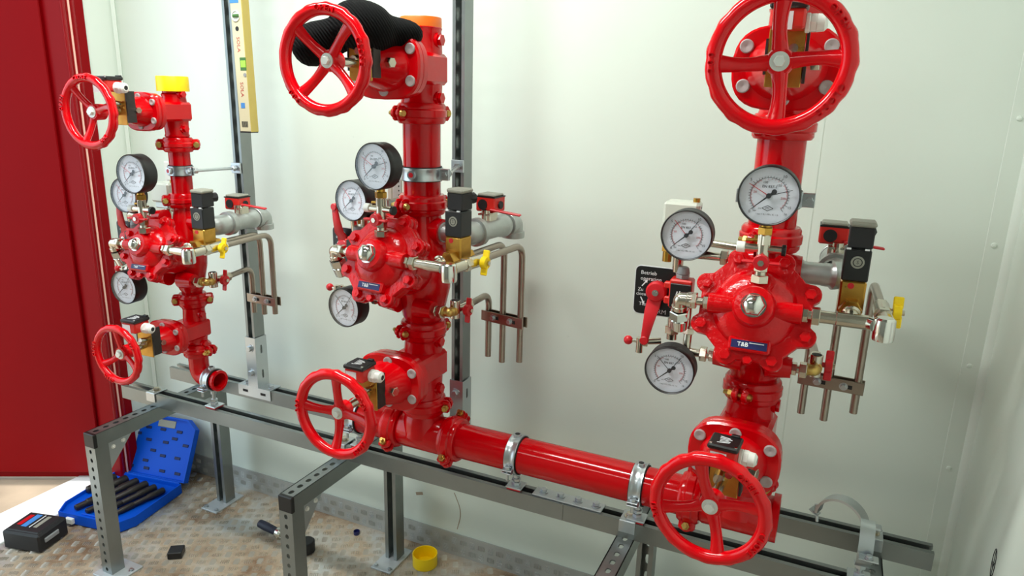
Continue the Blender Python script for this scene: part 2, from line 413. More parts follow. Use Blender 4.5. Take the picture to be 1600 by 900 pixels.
# door frame, threshold, door leaf, ground outside
df = Thing('door_frame', 'glossy red door frame with pale gasket beside the open red door', 'door frame')
f0 = MB().box((XL - 0.05, 0.168, DH / 2), (0.124, 0.074, DH), ch=0.002)
df.part('jamb', f0, DOORR)
f1 = MB().box((XL + 0.004, 0.187, DH / 2), (0.012, 0.036, DH), ch=0.002)
df.part('architrave', f1, FRAMER)
df.part('jamb', MB().box((XL - 0.05, DY1 + 0.02, DH / 2), (0.124, 0.04, DH), ch=0.002), DOORR)
df.part('head', MB().box((XL - 0.05, (0.2 + DY1) / 2, DH + 0.02), (0.124, 0.2 - DY1, 0.04), ch=0.002), DOORR)
df.part('bead', MB().cyl((XL + 0.008, 0.171, 0.0), (XL + 0.008, 0.171, DH), 0.006, n=14), FRAMER)
df.part('bead', MB().cyl((XL + 0.008, 0.139, 0.0), (XL + 0.008, 0.139, DH), 0.008, n=14), FRAMER)
df.part('gasket', MB().box((XL + 0.0135, 0.155, DH / 2), (0.004, 0.006, DH), ch=0.001), GASK)
df.done()['kind'] = 'structure'
H = V((-2.200, 0.120, 0)); dl = V((-0.888, -0.46, 0)).normalized(); nl = V((0.46, -0.888, 0)).normalized()
Rd = Matrix((dl, nl, Z)).transposed()
dt = Thing('door_1', 'dark red open door leaf filling the left edge of the photo', 'door')
lf = MB().box(H + dl * 0.46 - nl * 0.025 + Z * 1.04, (0.92, 0.05, 2.02), Rd, ch=0.003)
dt.part('leaf', lf, DOORR)
dt.part('seal', MB().box(H + dl * 0.47 - nl * 0.03 + Z * 0.012, (0.9, 0.02, 0.02), Rd), DOORR)
dd = dt.done(); dd['kind'] = 'structure'
si = struct('trim_5', MB().box((XL - 0.085, (DY0 + DY1) / 2, 0.0), (0.17, DY0 - DY1 + 0.03, 0.012), ch=0.002), SILL, 'sunlit white door sill on the floor at the left'); si['category'] = 'sill'
gr = struct('ground', MB().box((XL - 2.02, -0.6, -0.025), (3.7, 6.0, 0.03)), GROUND, 'sunlit pale ground seen under the open door'); gr['category'] = 'ground'

# ceiling lamps (real fittings above the frame)
LAMP = mat('lamp_diffuser', (255, 255, 252), 0.5, emit=6.0)
def ceiling_lamp(x, y, L, energy, lab):
    t = Thing('ceiling_lamp', lab, 'lamp', 'ceiling lamps')
    t.part('housing', MB().box((x, y, CEIL - 0.022), (L + 0.06, 0.11, 0.044), ch=0.006), WHITEP)
    t.part('diffuser', MB().box((x, y, CEIL - 0.052), (L, 0.08, 0.018), ch=0.006), LAMP)
    t.done()
    d = bpy.data.lights.new('ceiling_lamp_light', 'AREA'); d.shape = 'RECTANGLE'; d.size = L; d.size_y = 0.09; d.energy = energy; d.color = (0.96, 1.0, 0.94)
    o = bpy.data.objects.new('ceiling_lamp_light', d); COL.objects.link(o); o.location = (x, y, CEIL - 0.065)
ceiling_lamp(-1.0, -0.5, 1.2, 26, 'long white ceiling lamp nearer the door')
ceiling_lamp(-0.9, -1.9, 1.2, 5, 'long white ceiling lamp behind the camera')

# ================================================================ steel support frame
def cprofile(mb, p0, L, along, u, n_, wd, hd, th=0.0025, lip=0.008, slot=0.018, web=True):
    """C channel: u across, n_ towards the open side; p0 = centre of closed back at one end."""
    h = wd / 2; s_ = slot / 2
    A = [(-h, 0), (h, 0), (h, hd), (s_, hd), (s_, hd - lip), (s_ + th, hd - lip), (s_ + th, hd - th), (h - th, hd - th), (h - th, th if web else 0)]
    if web:
        poly = [(-h, 0), (h, 0)] + A[2:] + [(-a, b) for a, b in A[:1:-1]]
        loops = [[p0 + along * t + u * a + n_ * b for a, b in poly] for t in (0, L)]
        mb.loft(loops)
    else:
        for sg in (-1, 1):
            poly = [(h, 0), (h, hd), (s_, hd), (s_, hd - lip), (s_ + th, hd - lip), (s_ + th, hd - th), (h - th, hd - th), (h - th, 0)]
            poly = [(a * sg, b) for a, b in poly]
            mb.loft([[p0 + along * t + u * a + n_ * b for a, b in poly] for t in (0, L)])
    return mb
def perf(mb, p0, along, u, L, wd, pitch, hl, hw, th=0.0025, off=None):
    """perforated strip, p0 = centre of one end, thickness along u x along"""
    n_ = along.cross(u).normalized() * th
    cells = max(1, int(round(L / pitch))); pt_ = L / cells
    for c in range(cells):
        o = p0 + along * (pt_ * c + pt_ / 2)
        out = [(pt_ / 2, 0), (pt_ / 2, wd / 2), (0, wd / 2), (-pt_ / 2, wd / 2), (-pt_ / 2, 0), (-pt_ / 2, -wd / 2), (0, -wd / 2), (pt_ / 2, -wd / 2)]
        d = max(0.0, (hl - hw) / 2); r = hw / 2; q = r * 0.7071
        inn = [(d + r, 0), (d + q, q), (0, r), (-d - q, q), (-d - r, 0), (-d - q, -q), (0, -r), (d + q, -q)]
        vv = []
        for lay in (0, 1):
            for lst in (out, inn): vv += [o + along * a + u * b + n_ * (lay - 0.5) for a, b in lst]
        ff = []
        for i in range(8):
            j = (i + 1) % 8
            ff += [(i, j, 8 + j, 8 + i), (16 + j, 16 + i, 24 + i, 24 + j), (8 + i, 8 + j, 24 + j, 24 + i)]
        mb.add(vv, ff)
    return mb
RT = 0.495                                   # rail top
def rail(x0, x1, yc, lab):
    t = Thing('mounting_rail', lab, 'rail', 'horizontal mounting rails')
    mb = cprofile(MB(), V((x0, yc, RT - 0.041)), x1 - x0, X, Y, Z, 0.041, 0.041)
    t.part('channel', mb, STRUT); return t
rail(-1.837, -0.3725, 0.0, 'long grey slotted front rail carrying the left and middle risers').done()
rail(-0.3715, 0.36, 0.0, 'short grey front rail under the right riser').done()
rail(-1.838, 0.38, 0.178, 'grey slotted rear rail along the wall under the posts').done()

def bolt(mb, p, axis, r=0.007, h=0.006):
    a = V(axis).normalized(); p = V(p)
    mb.cyl(p, p + a * 0.0015, r * 1.45, n=16); mb.hexn(p + a * 0.0015, p + a * (0.0015 + h), r); return mb
def trestle(x0, lab):
    xc = x0 + 0.0205; T_ = Thing('support_trestle', lab, 'trestle', 'galvanised trestles under the rails')
    zt = RT - 0.041 - 0.0005; y0, y1 = -0.222, 0.241
    bm = MB()
    bm.box((x0 + 0.00125, (y0 + y1) / 2, zt - 0.0205), (0.0025, y1 - y0, 0.041)); bm.box((x0 + 0.03975, (y0 + y1) / 2, zt - 0.0205), (0.0025, y1 - y0, 0.041))
    perf(bm, V((xc, y0, zt - 0.00125)), Y, X, y1 - y0, 0.041, 0.031, 0.017, 0.0125)
    b = T_.part('beam', bm, STRUT)
    T_.part('end_cap', MB().box((xc, y0 - 0.003, zt - 0.0205), (0.042, 0.012, 0.042), ch=0.002), BLACK, label='black plastic end cap')
    lz = zt - 0.041
    fm = MB(); lx0, lx1 = x0, x0 + 0.041
    fm.box((lx0 + 0.00125, -0.2095, lz / 2 + 0.003), (0.0025, 0.041, lz - 0.006)); fm.box((lx1 - 0.00125, -0.2095, lz / 2 + 0.003), (0.0025, 0.041, lz - 0.006))
    perf(fm, V((xc, -0.2287, 0.006)), Z, X, lz - 0.006, 0.041, 0.0275, 0.0135, 0.0105)
    fl_ = T_.part('leg', fm, STRUT)
    rm = MB(); cprofile(rm, V((xc, 0.241, 0.006)), lz - 0.006, Z, X, -Y, 0.041, 0.041, web=False)
    perf(rm, V((xc, 0.2398, 0.006)), Z, X, lz - 0.006, 0.041, 0.05, 0.028, 0.013)
    rl_ = T_.part('leg', rm, STRUT)
    T_.part('foot_plate', MB().box((xc + 0.012, -0.205, 0.003), (0.10, 0.09, 0.006), ch=0.001), FOOTM)
    T_.part('foot_plate', MB().box((xc + 0.0, 0.205, 0.003), (0.07, 0.125, 0.006), ch=0.001), FOOTM)
    for (px, py) in ((xc - 0.024, 0.155), (xc + 0.024, 0.155), (xc + 0.05, -0.19)):
        T_.part('bolt', bolt(MB(), (px, py, 0.006), Z, 0.0055, 0.005), ZINC)
    g = MB().prism([(0, 0), (0.10, 0), (0, -0.11)], (xc + 0.010, -0.189, lz + 0.02), Y, Z, 0.003)
    gi = T_.part('gusset', g, ZINC)
    for q in ((0.018, -0.040), (0.050, -0.034)):
        T_.part('bolt', bolt(MB(), (xc + 0.013, -0.189 + q[0], lz + 0.02 + q[1]), X, 0.0045, 0.004), WHITEP, gi)
    g2 = MB().prism([(0, 0), (-0.15, 0), (-0.02, -0.10), (0, -0.10)], (xc + 0.004, 0.2, lz + 0.004), Y, Z, 0.003)
    T_.part('gusset', g2, ZINC)
    T_.part('bolt', bolt(MB(), (xc, 0.1995, lz - 0.012), -Y, 0.007, 0.006), ZINC)
    T_.done()
trestle(-1.722, 'grey perforated trestle at the left beside the blue tool case')
trestle(-1.02, 'grey perforated trestle below the middle riser beside the yellow cap')
trestle(-0.245, 'grey trestle left of the right riser, cut off by the bottom edge')
trestle(0.248, 'grey trestle at the far right end of the rear rail')
def strut_clip(x, yc, lab):
    mb = MB(); w_ = 0.036
    mb.box((x, yc, RT + 0.0018), (w_, 0.047, 0.0035), ch=0.001); mb.box((x, yc - 0.0228, RT - 0.012), (w_, 0.0025, 0.026)); mb.box((x, yc + 0.0228, RT - 0.012), (w_, 0.0025, 0.026))
    t = Thing('rail_clip', lab, 'clip', 'zinc clips fixing the rails'); t.part('saddle', mb, ZINC); t.part('bolt', bolt(MB(), (x, yc, RT + 0.0035), Z, 0.0085, 0.007), NICKEL); t.done()
strut_clip(-0.222, 0.0, 'zinc clip with hex bolt on front rail left of the right riser')
strut_clip(0.267, 0.178, 'zinc clip on the rear rail beside the open empty clamp')
strut_clip(-1.705, 0.0, 'zinc clip on the left end of the front rail')
strut_clip(-1.0, 0.0, 'zinc clip on the front rail left of the middle riser wheel')
sp = Thing('splice_plate', 'flat zinc splice plate with four bolts joining the front rails', 'plate')
sp.part('plate', MB().box((-0.368, 0.002, RT + 0.0022), (0.168, 0.036, 0.004), ch=0.001), ZINC)
for xx in (-0.43, -0.388, -0.345, -0.302): sp.part('bolt', bolt(MB(), (xx, 0.004, RT + 0.0042), Z, 0.0078, 0.007), ZINC)
sp.done()

def post(x0, lab):
    wd = 0.033; xc = x0 + wd / 2; t = Thing('upright_post', lab, 'post', 'upright channel posts on the rear rail')
    z0, z1 = RT + 0.003, 2.3
    mb = cprofile(MB(), V((xc, 0.199, z0)), z1 - z0, Z, X, -Y, wd, 0.041, web=False, slot=0.016, lip=0.006)
    perf(mb, V((xc, 0.1978, z0)), Z, X, z1 - z0, wd, 0.05, 0.03, 0.012)
    t.part('channel', mb, STRUT)
    zb = RT + 0.165; bk = MB()
    bk.box((xc - wd / 2 - 0.0016, 0.178, (z0 + zb) / 2), (0.003, 0.047, zb - z0))
    perf(bk, V((xc + wd / 2 + 0.0016, 0.178, z0)), Z, Y, zb - z0, 0.047, 0.08, 0.028, 0.009, th=0.003)
    bk.box((xc, 0.1555, (z0 + zb) / 2), (wd + 0.006, 0.003, zb - z0))
    b = t.part('bracket', bk, ZINC)
    for zz in (0.545, 0.625): t.part('bolt', bolt(MB(), (xc - 0.002, 0.154, zz), -Y, 0.009, 0.008), ZINC, b)
    fb = MB().box((xc + 0.002, 0.178, RT + 0.0016), (0.13, 0.047, 0.003)); fb.box((xc + 0.002, 0.1553, RT - 0.014), (0.13, 0.003, 0.034))
    ft = t.part('base_bracket', fb, ZINC)
    for dx in (-0.045, 0.045): t.part('slot', MB().box((xc + 0.002 + dx * 0.8, 0.1533, RT - 0.014), (0.02, 0.0012, 0.008), ch=0.0005), BLACKM, ft)
    for dx in (-0.047, 0.05): t.part('bolt', bolt(MB(), (xc + dx, 0.178, RT + 0.003), Z, 0.007, 0.006), ZINC, ft)
    t.done()
post(-1.484, 'grey channel post behind the left riser with the spirit level')
post(-0.765, 'grey channel post behind the middle riser')

# ================================================================ riser components (riser frame: x right, y to the wall, z up from riser origin)
def TM(x, psi=0.0, z=ZO): return Matrix.Translation((x, 0, z)) @ Matrix.Rotation(math.radians(psi), 4, 'Z')
def oct_ring(c, u, w_, pts): return [V(c) + u * a + w_ * b for a, b in pts]

def coupling(T, c, axis, r, ang, lab, wd=0.046):
    t = Thing('pipe_coupling', lab, 'coupling', 'red grooved pipe couplings', T); c = V(c); a = V(axis).normalized()
    h = wd / 2; k = r + 0.0015
    mb = MB().lathe([(k - 0.002, -h), (k + 0.006, -h + 0.001), (k + 0.0095, -h + 0.006), (k + 0.0095, -h + 0.013), (k + 0.0125, -h + 0.016), (k + 0.0125, h - 0.016), (k + 0.0095, h - 0.013), (k + 0.0095, h - 0.006), (k + 0.006, h - 0.001), (k - 0.002, h)], c, a, 32, cap=False)
    d = V(ang).normalized(); d = (d - a * d.dot(a)).normalized(); tg = a.cross(d)
    for s_ in (1, -1):
        for q in (1, -1):
            R = Matrix((d * s_, tg * q, a * (s_ * q))).transposed()
            mb.box(c + d * s_ * (k + 0.013) + tg * q * 0.0095, (0.022, 0.011, wd * 0.70), R, ch=0.004)
            mb.cyl(c + d * s_ * (k + 0.0145) + tg * q * 0.004, c + d * s_ * (k + 0.0145) + tg * q * 0.0155, wd * 0.28, n=16, ch=0.002)
    t.part('housing', mb, RED)
    for s_ in (1, -1):
        p = c + d * s_ * (k + 0.016); bm = MB().cyl(p - tg * 0.033, p + tg * 0.022, 0.0045, n=10)
        bm.cyl(p + tg * 0.0155, p + tg * 0.0215, 0.0085, 0.006, n=14); bm.hexn(p - tg * 0.024, p - tg * 0.0155, 0.0085)
        t.part('bolt', bm, GOLD)
    t.done()

def pipe(T, p0, p1, r, lab, name='red_pipe', ri=None, grp=None):
    mb = MB().ring(p0, p1, ri or r - 0.004, r, 40)
    solo(name, lab, 'pipe', mb, REDP, grp, T)

def handwheel(t, c, R, rot, spokes, yback, lab=None):
    """c = hub centre; wheel plane normal is y"""
    c = V(c); rt = R * 0.115; rc = c - Y * 0.003; hb = c + Y * 0.014
    f = lambda th, ph: 1 + 0.075 * (math.cos(17 * th) + 0.5 * math.cos(29 * th + 1)) * max(0, math.cos(ph + 0.5))
    mb = MB().torus(rc, -Y, R - rt, rt, 150, 14, f)
    for i in range(spokes):
        th = math.radians(rot) + 2 * PI * i / spokes; d = V((math.cos(th), 0, math.sin(th))); tn = V((-math.sin(th), 0, math.cos(th)))
        loops = []
        for q in range(9):
            s_ = q / 8; rr = 0.010 + (R - rt - 0.012) * s_; wd = (0.0118 - 0.0026 * math.sin(PI * min(1, s_ * 1.1))) * R / 0.096; dp = 0.0068 * R / 0.096
            ctr = V((0, hb.y - 0.004 + (rc.y - hb.y + 0.004) * s_ ** 1.4, 0)) + V((c.x, 0, c.z)) + d * rr + tn * (0.003 * math.sin(PI * s_))
            loops.append([ctr + tn * (wd * math.cos(a)) + Y * (dp * math.sin(a)) for a in [2 * PI * k / 12 for k in range(12)]])
        mb.loft(loops)
    mb.lathe([(0.012, 0.022), (0.0185, 0.018), (0.019, -0.006), (0.0165, -0.010), (0.012, -0.010)], hb, Y, 24)
    w_ = t.part('handwheel', mb, REDW, label=lab)
    nm = MB().cyl(hb - Y * 0.0095, hb - Y * 0.0118, 0.0128, n=24); nm.hexn(hb - Y * 0.0118, hb - Y * 0.0185, 0.0078)
    t.part('hub_bolt', nm, HUBM, w_, 'silver hex bolt and washer')
    rr = R - rt * 0.95
    def arc(txt, a0, size, step):
        for i, ch in enumerate(txt):
            a = math.radians(a0) - (i - (len(txt) - 1) / 2) * step
            d = V((math.cos(a), 0, math.sin(a))); u = V((math.sin(a), 0, -math.cos(a)))
            tx.text(ch, rc + d * rr - Y * (rt * 1.0 + 0.0006), u, d, size, 0.0040)
    for wd_, aa in (('OPEN', 36), ('CLOSE', -37), ('200', 180)):
        tx = MB(); arc(wd_, rot + aa, R * 0.145, 0.115); t.part('cast_lettering', tx, REDW, w_, kind='stuff')
    t.part('stem', MB().cyl(hb + Y * 0.01, (c.x, yback, c.z), 0.0085, n=14), NICKEL)

def switch_box(t, c, logo=True):
    """red limit switch: c = centre"""
    c = V(c) - Z * 0.004; b = t.part('switch_box', MB().box(c + Z * 0.002, (0.046, 0.046, 0.027), ch=0.003), REDPL)
    lm = MB().box(c + Z * 0.0195, (0.050, 0.050, 0.009), ch=0.0025); lm.box(c + V((0.012, 0.022, 0.024)), (0.014, 0.008, 0.006), ch=0.001)
    lid = t.part('lid', lm, BLACK, b)
    t.part('label', MB().box(c + V((-0.006, -0.0232, -0.001)), (0.026, 0.0006, 0.024)), PAPER, b)
    lg = MB()
    for k in range(5): lg.box(c + V((-0.002 + 0.002 * (k % 2), -0.010 + 0.005 * k, 0.0242)), (0.020 - 0.003 * (k % 3), 0.0018, 0.0006), Matrix.Rotation(0.25 - 0.12 * k, 3, 'Z'))
    t.part('logo', lg, PAPER, lid)
    sm = MB()
    for sx in (-0.02, 0.02): sm.cyl(c + V((sx, -0.02, 0.0238)), c + V((sx, -0.02, 0.0252)), 0.0026, n=10)
    t.part('lid_screw', sm, CHROME, lid)
    g = MB().cyl(c + V((0.023, 0.006, -0.002)), c + V((0.029, 0.006, -0.002)), 0.0135, n=18, ch=0.001); g.hexn(c + V((0.029, 0.006, -0.002)), c + V((0.038, 0.006, -0.002)), 0.0135)
    g.lathe([(0.0125, 0), (0.0115, 0.010), (0.007, 0.014), (0.0055, 0.014), (0.0055, 0.006)], c + V((0.038, 0.006, -0.002)), X, 18)
    gl = t.part('cable_gland', g, WHITEP, b)
    t.part('gland_hole', MB().cyl(c + V((0.046, 0.006, -0.002)), c + V((0.0515, 0.006, -0.002)), 0.0054, n=14), BLACKM, b)

def gate_valve(T, zc, yw_, k, r, R, rot, spokes, zl, zu, lab, switch=True, cap=None):
    """zc wheel height, yw_ wheel plane, k size factor, r pipe radius, zl/zu body ends"""
    t = Thing('gate_valve', lab, 'valve', 'red gate valves with handwheels', T); C = V((0, 0, zc))
    rb = r + 0.002
    mb = MB().lathe([(r - 0.004, zl), (r, zl), (r, zl + 0.014), (r + 0.004, zl + 0.018), (rb, zl + 0.024), (rb + 0.002, zc - 0.03 * k), (rb + 0.002, zc + 0.03 * k), (rb, zu - 0.024), (r + 0.004, zu - 0.018), (r, zu - 0.014), (r, zu), (r - 0.004, zu)], (0, 0, 0), Z, 36, cap=False)
    mb.ring((0, 0, zl), (0, 0, zu), r - 0.008, r - 0.004, 30)
    mb.box(C + V((0, -0.035 * k, 0)), (0.094 * k, 0.13 * k, 0.060 * k), ch=0.007 * k)
    # flange pair
    def oval(sx, sz, n=32):
        out = []
        for i in range(n):
            a = 2 * PI * i / n; cs, sn = math.cos(a), math.sin(a)
            out.append((sx * math.copysign(abs(cs) ** 0.62, cs), sz * math.copysign(abs(sn) ** 0.8, sn)))
        return out
    yf = -0.100 * k
    mb.prism(oval(0.074 * k, 0.058 * k), C + Y * yf, X, Z, 0.020 * k, ch=0.003)
    b = t.part('body', mb, RED)
    for sx in (1,):
        for zz in (0.055, -0.055):
            t.part('plug', MB().cyl(C + V((r * 0.9, -0.004, zz * k)), C + V((r + 0.006, -0.004, zz * k)), 0.014 * k, n=18).hexn(C + V((r + 0.006, -0.004, zz * k)), C + V((r + 0.013, -0.004, zz * k)), 0.0115 * k), RED, b)
    # bonnet
    y1 = yf - 0.020 * k
    bm = MB().prism(oval(0.076 * k, 0.060 * k), C + Y * (y1 - 0.0005), X, Z, 0.018 * k, ch=0.004)
    y2 = y1 - 0.018 * k
    loops = []
    for s_, sx, sz in ((0, 0.056, 0.047), (0.012, 0.052, 0.044), (0.03, 0.042, 0.038), (0.05, 0.031, 0.031), (0.060, 0.027, 0.027), (0.072, 0.025, 0.025)):
        loops.append([C + V((a * k, y2 - s_ * k, q * k)) for a, q in [(sx * math.cos(2 * PI * i / 28), sz * math.sin(2 * PI * i / 28)) for i in range(28)]])
    bm.loft(loops)
    for sx in (-1, 1):
        bm.box(C + V((sx * 0.036 * k, y2 - 0.012 * k, 0)), (0.01 * k, 0.04 * k, 0.012 * k), ch=0.003)
    bo = t.part('bonnet', bm, RED)
    for sx, sz in ((-0.057, 0.030), (0.057, 0.030), (-0.057, -0.026), (0.057, -0.026), (0, -0.044), (0, 0.046)):
        p = C + V((sx * k, y2, sz * k))
        t.part('bolt_cap', MB().lathe([(0.0100 * k, -0.003), (0.0100 * k, 0.003), (0.0085 * k, 0.0042), (0.003 * k, 0.0036), (0.001, 0.0028)], p, -Y, 18), BOLTG, bo)
    t.part('plug', MB().hexn(C + V((0.03 * k, y2 - 0.038 * k, 0.004)), C + V((0.046 * k, y2 - 0.042 * k, 0.004)), 0.0095 * k), NICKEL, bo)
    # indicator bracket and switch
    yb = y2 - 0.072 * k
    pm_ = MB().box(C + V((0.001, yb - 0.002, 0.010)), (0.050, 0.004, 0.082), ch=0.001)
    t.part('indicator_plate', pm_, BRASS, label='brass coloured indicator plate')
    t.part('indicator_bracket', MB().box(C + V((0.029, yb + 0.008, 0.012)), (0.004, 0.024, 0.074)), GUN)
    t.part('indicator_bracket', MB().box(C + V((-0.026, yb + 0.008, 0.012)), (0.003, 0.024, 0.05)), GUN)
    t.part('follower', MB().cyl(C + V((0.012, yb - 0.004, 0.018)), C + V((0.012, yb - 0.028, 0.022)), 0.0065, n=14), NICKEL)
    t.part('gland_nut', MB().cyl(C + V((-0.004, yb - 0.004, 0.004)), C + V((-0.004, yb - 0.02, 0.004)), 0.013, 0.01, n=18), NICKEL)
    if switch: switch_box(t, C + V((0.001, yb - 0.026, 0.062)))
    handwheel(t, C + Y * yw_, R, rot, spokes, yb)
    t.done()

def gauge(T, c, r, marks, lab, needle=222, stem=True):
    """c dial centre, faces -y"""
    t = Thing('pressure_gauge', lab, 'gauge', 'round pressure gauges', T); c = V(c)
    R_, U_ = X, Z
    t.part('case', MB().lathe([(r * 0.35, 0.034), (r * 0.93, 0.034), (r * 1.0, 0.029), (r * 1.0, 0.0), (r * 0.9, 0.0)], c, Y, 48), BLACKM, label='black round case')
    t.part('bezel', MB().lathe([(r * 0.945, 0.0005), (r * 0.95, 0.007), (r * 0.975, 0.0082), (r * 1.006, 0.006), (r * 1.006, -0.006), (r * 0.95, -0.006)], c, -Y, 56, cap=False), BLACK)
    dial = t.part('dial', MB().cyl(c + Y * 0.002, c - Y * 0.0012, r * 0.955, n=48), DIAL, label='white dial')
    e = -Y * 0.0016
    def pol(a, q): a = math.radians(a); return c + e + R_ * (math.cos(a) * q) + U_ * (math.sin(a) * q)
    def seg(mb, a, q0, q1, w_):
        ar = math.radians(a); tn = R_ * (-math.sin(ar)) + U_ * math.cos(ar)
        p0, p1 = pol(a, q0), pol(a, q1)
        mb.add([p0 - tn * w_, p1 - tn * w_, p1 + tn * w_, p0 + tn * w_], [(0, 1, 2, 3)])
    def arcs(mb, a0, a1, q, w_, n):
        for i in range(n):
            b0, b1 = a0 + (a1 - a0) * i / n, a0 + (a1 - a0) * (i + 1) / n
            mb.add([pol(b0, q - w_), pol(b0, q + w_), pol(b1, q + w_), pol(b1, q - w_)], [(0, 1, 2, 3)])
    sm = MB(); rm = MB()
    arcs(sm, 225, -45, r * 0.60, r * 0.006, 54); arcs(rm, 225, 120, r * 0.575, r * 0.006, 20); arcs(rm, 40, -45, r * 0.575, r * 0.006, 18)
    for i in range(33):
        a = 225 - 270 * i / 32
        seg(sm, a, r * 0.60, r * (0.70 if i % 10 == 0 or i == 32 else 0.655), r * 0.007)
    for i in range(0, 24, 1): seg(rm, 225 - 270 * i / 23.2, r * 0.535, r * 0.575, r * 0.005)
    sm_t = [(225, '0', 0.80, 0.11), (225 - 84.4, '5', 0.79, 0.11), (225 - 168.75, '10', 0.79, 0.11), (225 - 253, '15', 0.77, 0.10), (-45, '16', 0.82, 0.08)]
    for a, s_, q, z_ in sm_t: sm.text(s_, pol(a, r * q) - Y * 0.0001, R_, U_, r * z_ * 1.25, 0)
    for a, s_ in ((225 - 58, '50'), (225 - 116.4, '100'), (225 - 174.5, '150'), (225 - 232.7, '200')): (rm if s_ in ('50', '200') else sm).text(s_, pol(a, r * 0.46), R_, U_, r * 0.105, 0)
    sm.text('EN 837-1', c + e + U_ * r * 0.30, R_, U_, r * 0.125, 0, bold=0.01)
    sm.text('bar', pol(232, r * 0.66), R_, U_, r * 0.09, 0); sm.text('psi', pol(240, r * 0.5), R_, U_, r * 0.085, 0)
    sm.text('1 bar = 0,1 MPa  Kl. 1,6', c + e - U_ * r * 0.63, R_, U_, r * 0.075, 0)
    for a, b_ in (((-.18, -.42), (0, -.33)), ((0, -.33), (.18, -.42)), ((.18, -.42), (0, -.51)), ((0, -.51), (-.18, -.42))):
        p, q = c + e + (R_ * a[0] + U_ * a[1]) * r, c + e + (R_ * b_[0] + U_ * b_[1]) * r; d = (q - p).normalized(); tn = d.cross(Y) * r * 0.009
        sm.add([p - tn, q - tn, q + tn, p + tn], [(0, 1, 2, 3)])
    sm.text('FM', c + e - U_ * r * 0.42, R_, U_, r * 0.10, 0)
    t.part('scale', sm, INK, dial); t.part('red_scale', rm, REDINK, dial)
    def hand(mb, a, q0, q1, w0, w1, y_, h):
        ar = math.radians(a); d = R_ * math.cos(ar) + U_ * math.sin(ar); tn = R_ * (-math.sin(ar)) + U_ * math.cos(ar); o = c - Y * y_
        mb.prism([(q0, -w0), (q1, -w1), (q1, w1), (q0, w0)], o + Y * 0, d, tn, h)
    for a, M_ in marks:
        hm = MB(); hand(hm, a, 0, r * 0.76, r * 0.014, r * 0.009, 0.0040, 0.0004); t.part('marker_pointer', hm, M_, label='thin limit pointer')
    nm = MB(); hand(nm, needle, -r * 0.24, 0, r * 0.05, r * 0.03, 0.0052, 0.0006); hand(nm, needle, 0, r * 0.72, r * 0.03, r * 0.008, 0.0052, 0.0006)
    nm.cyl(c - Y * 0.002, c - Y * 0.0066, r * 0.085, n=20)
    ar = math.radians(needle); nm.cyl(c - Y * 0.0046 - (R_ * math.cos(ar) + U_ * math.sin(ar)) * r * 0.22, c - Y * 0.0056 - (R_ * math.cos(ar) + U_ * math.sin(ar)) * r * 0.22, r * 0.085, n=16)
    t.part('needle', nm, INK, label='black needle pointing to zero')
    t.part('glass', MB().cyl(c - Y * 0.0068, c - Y * 0.0076, r * 0.95, n=40), GLASS)
    st = MB().cyl(c + V((0, 0.016, -r * 0.95)), c + V((0, 0.016, -r - 0.006)), 0.009, n=14).hexn(c + V((0, 0.016, -r - 0.006)), c + V((0, 0.016, -r - 0.017)), 0.0095)
    if stem: t.part('stem', st, BRASS)
    else: t.part('stem', MB().cyl(c + V((0, 0.033, -0.006)), c + V((0, 0.046, -0.006)), 0.009, n=14), BRASS)
    t.done()

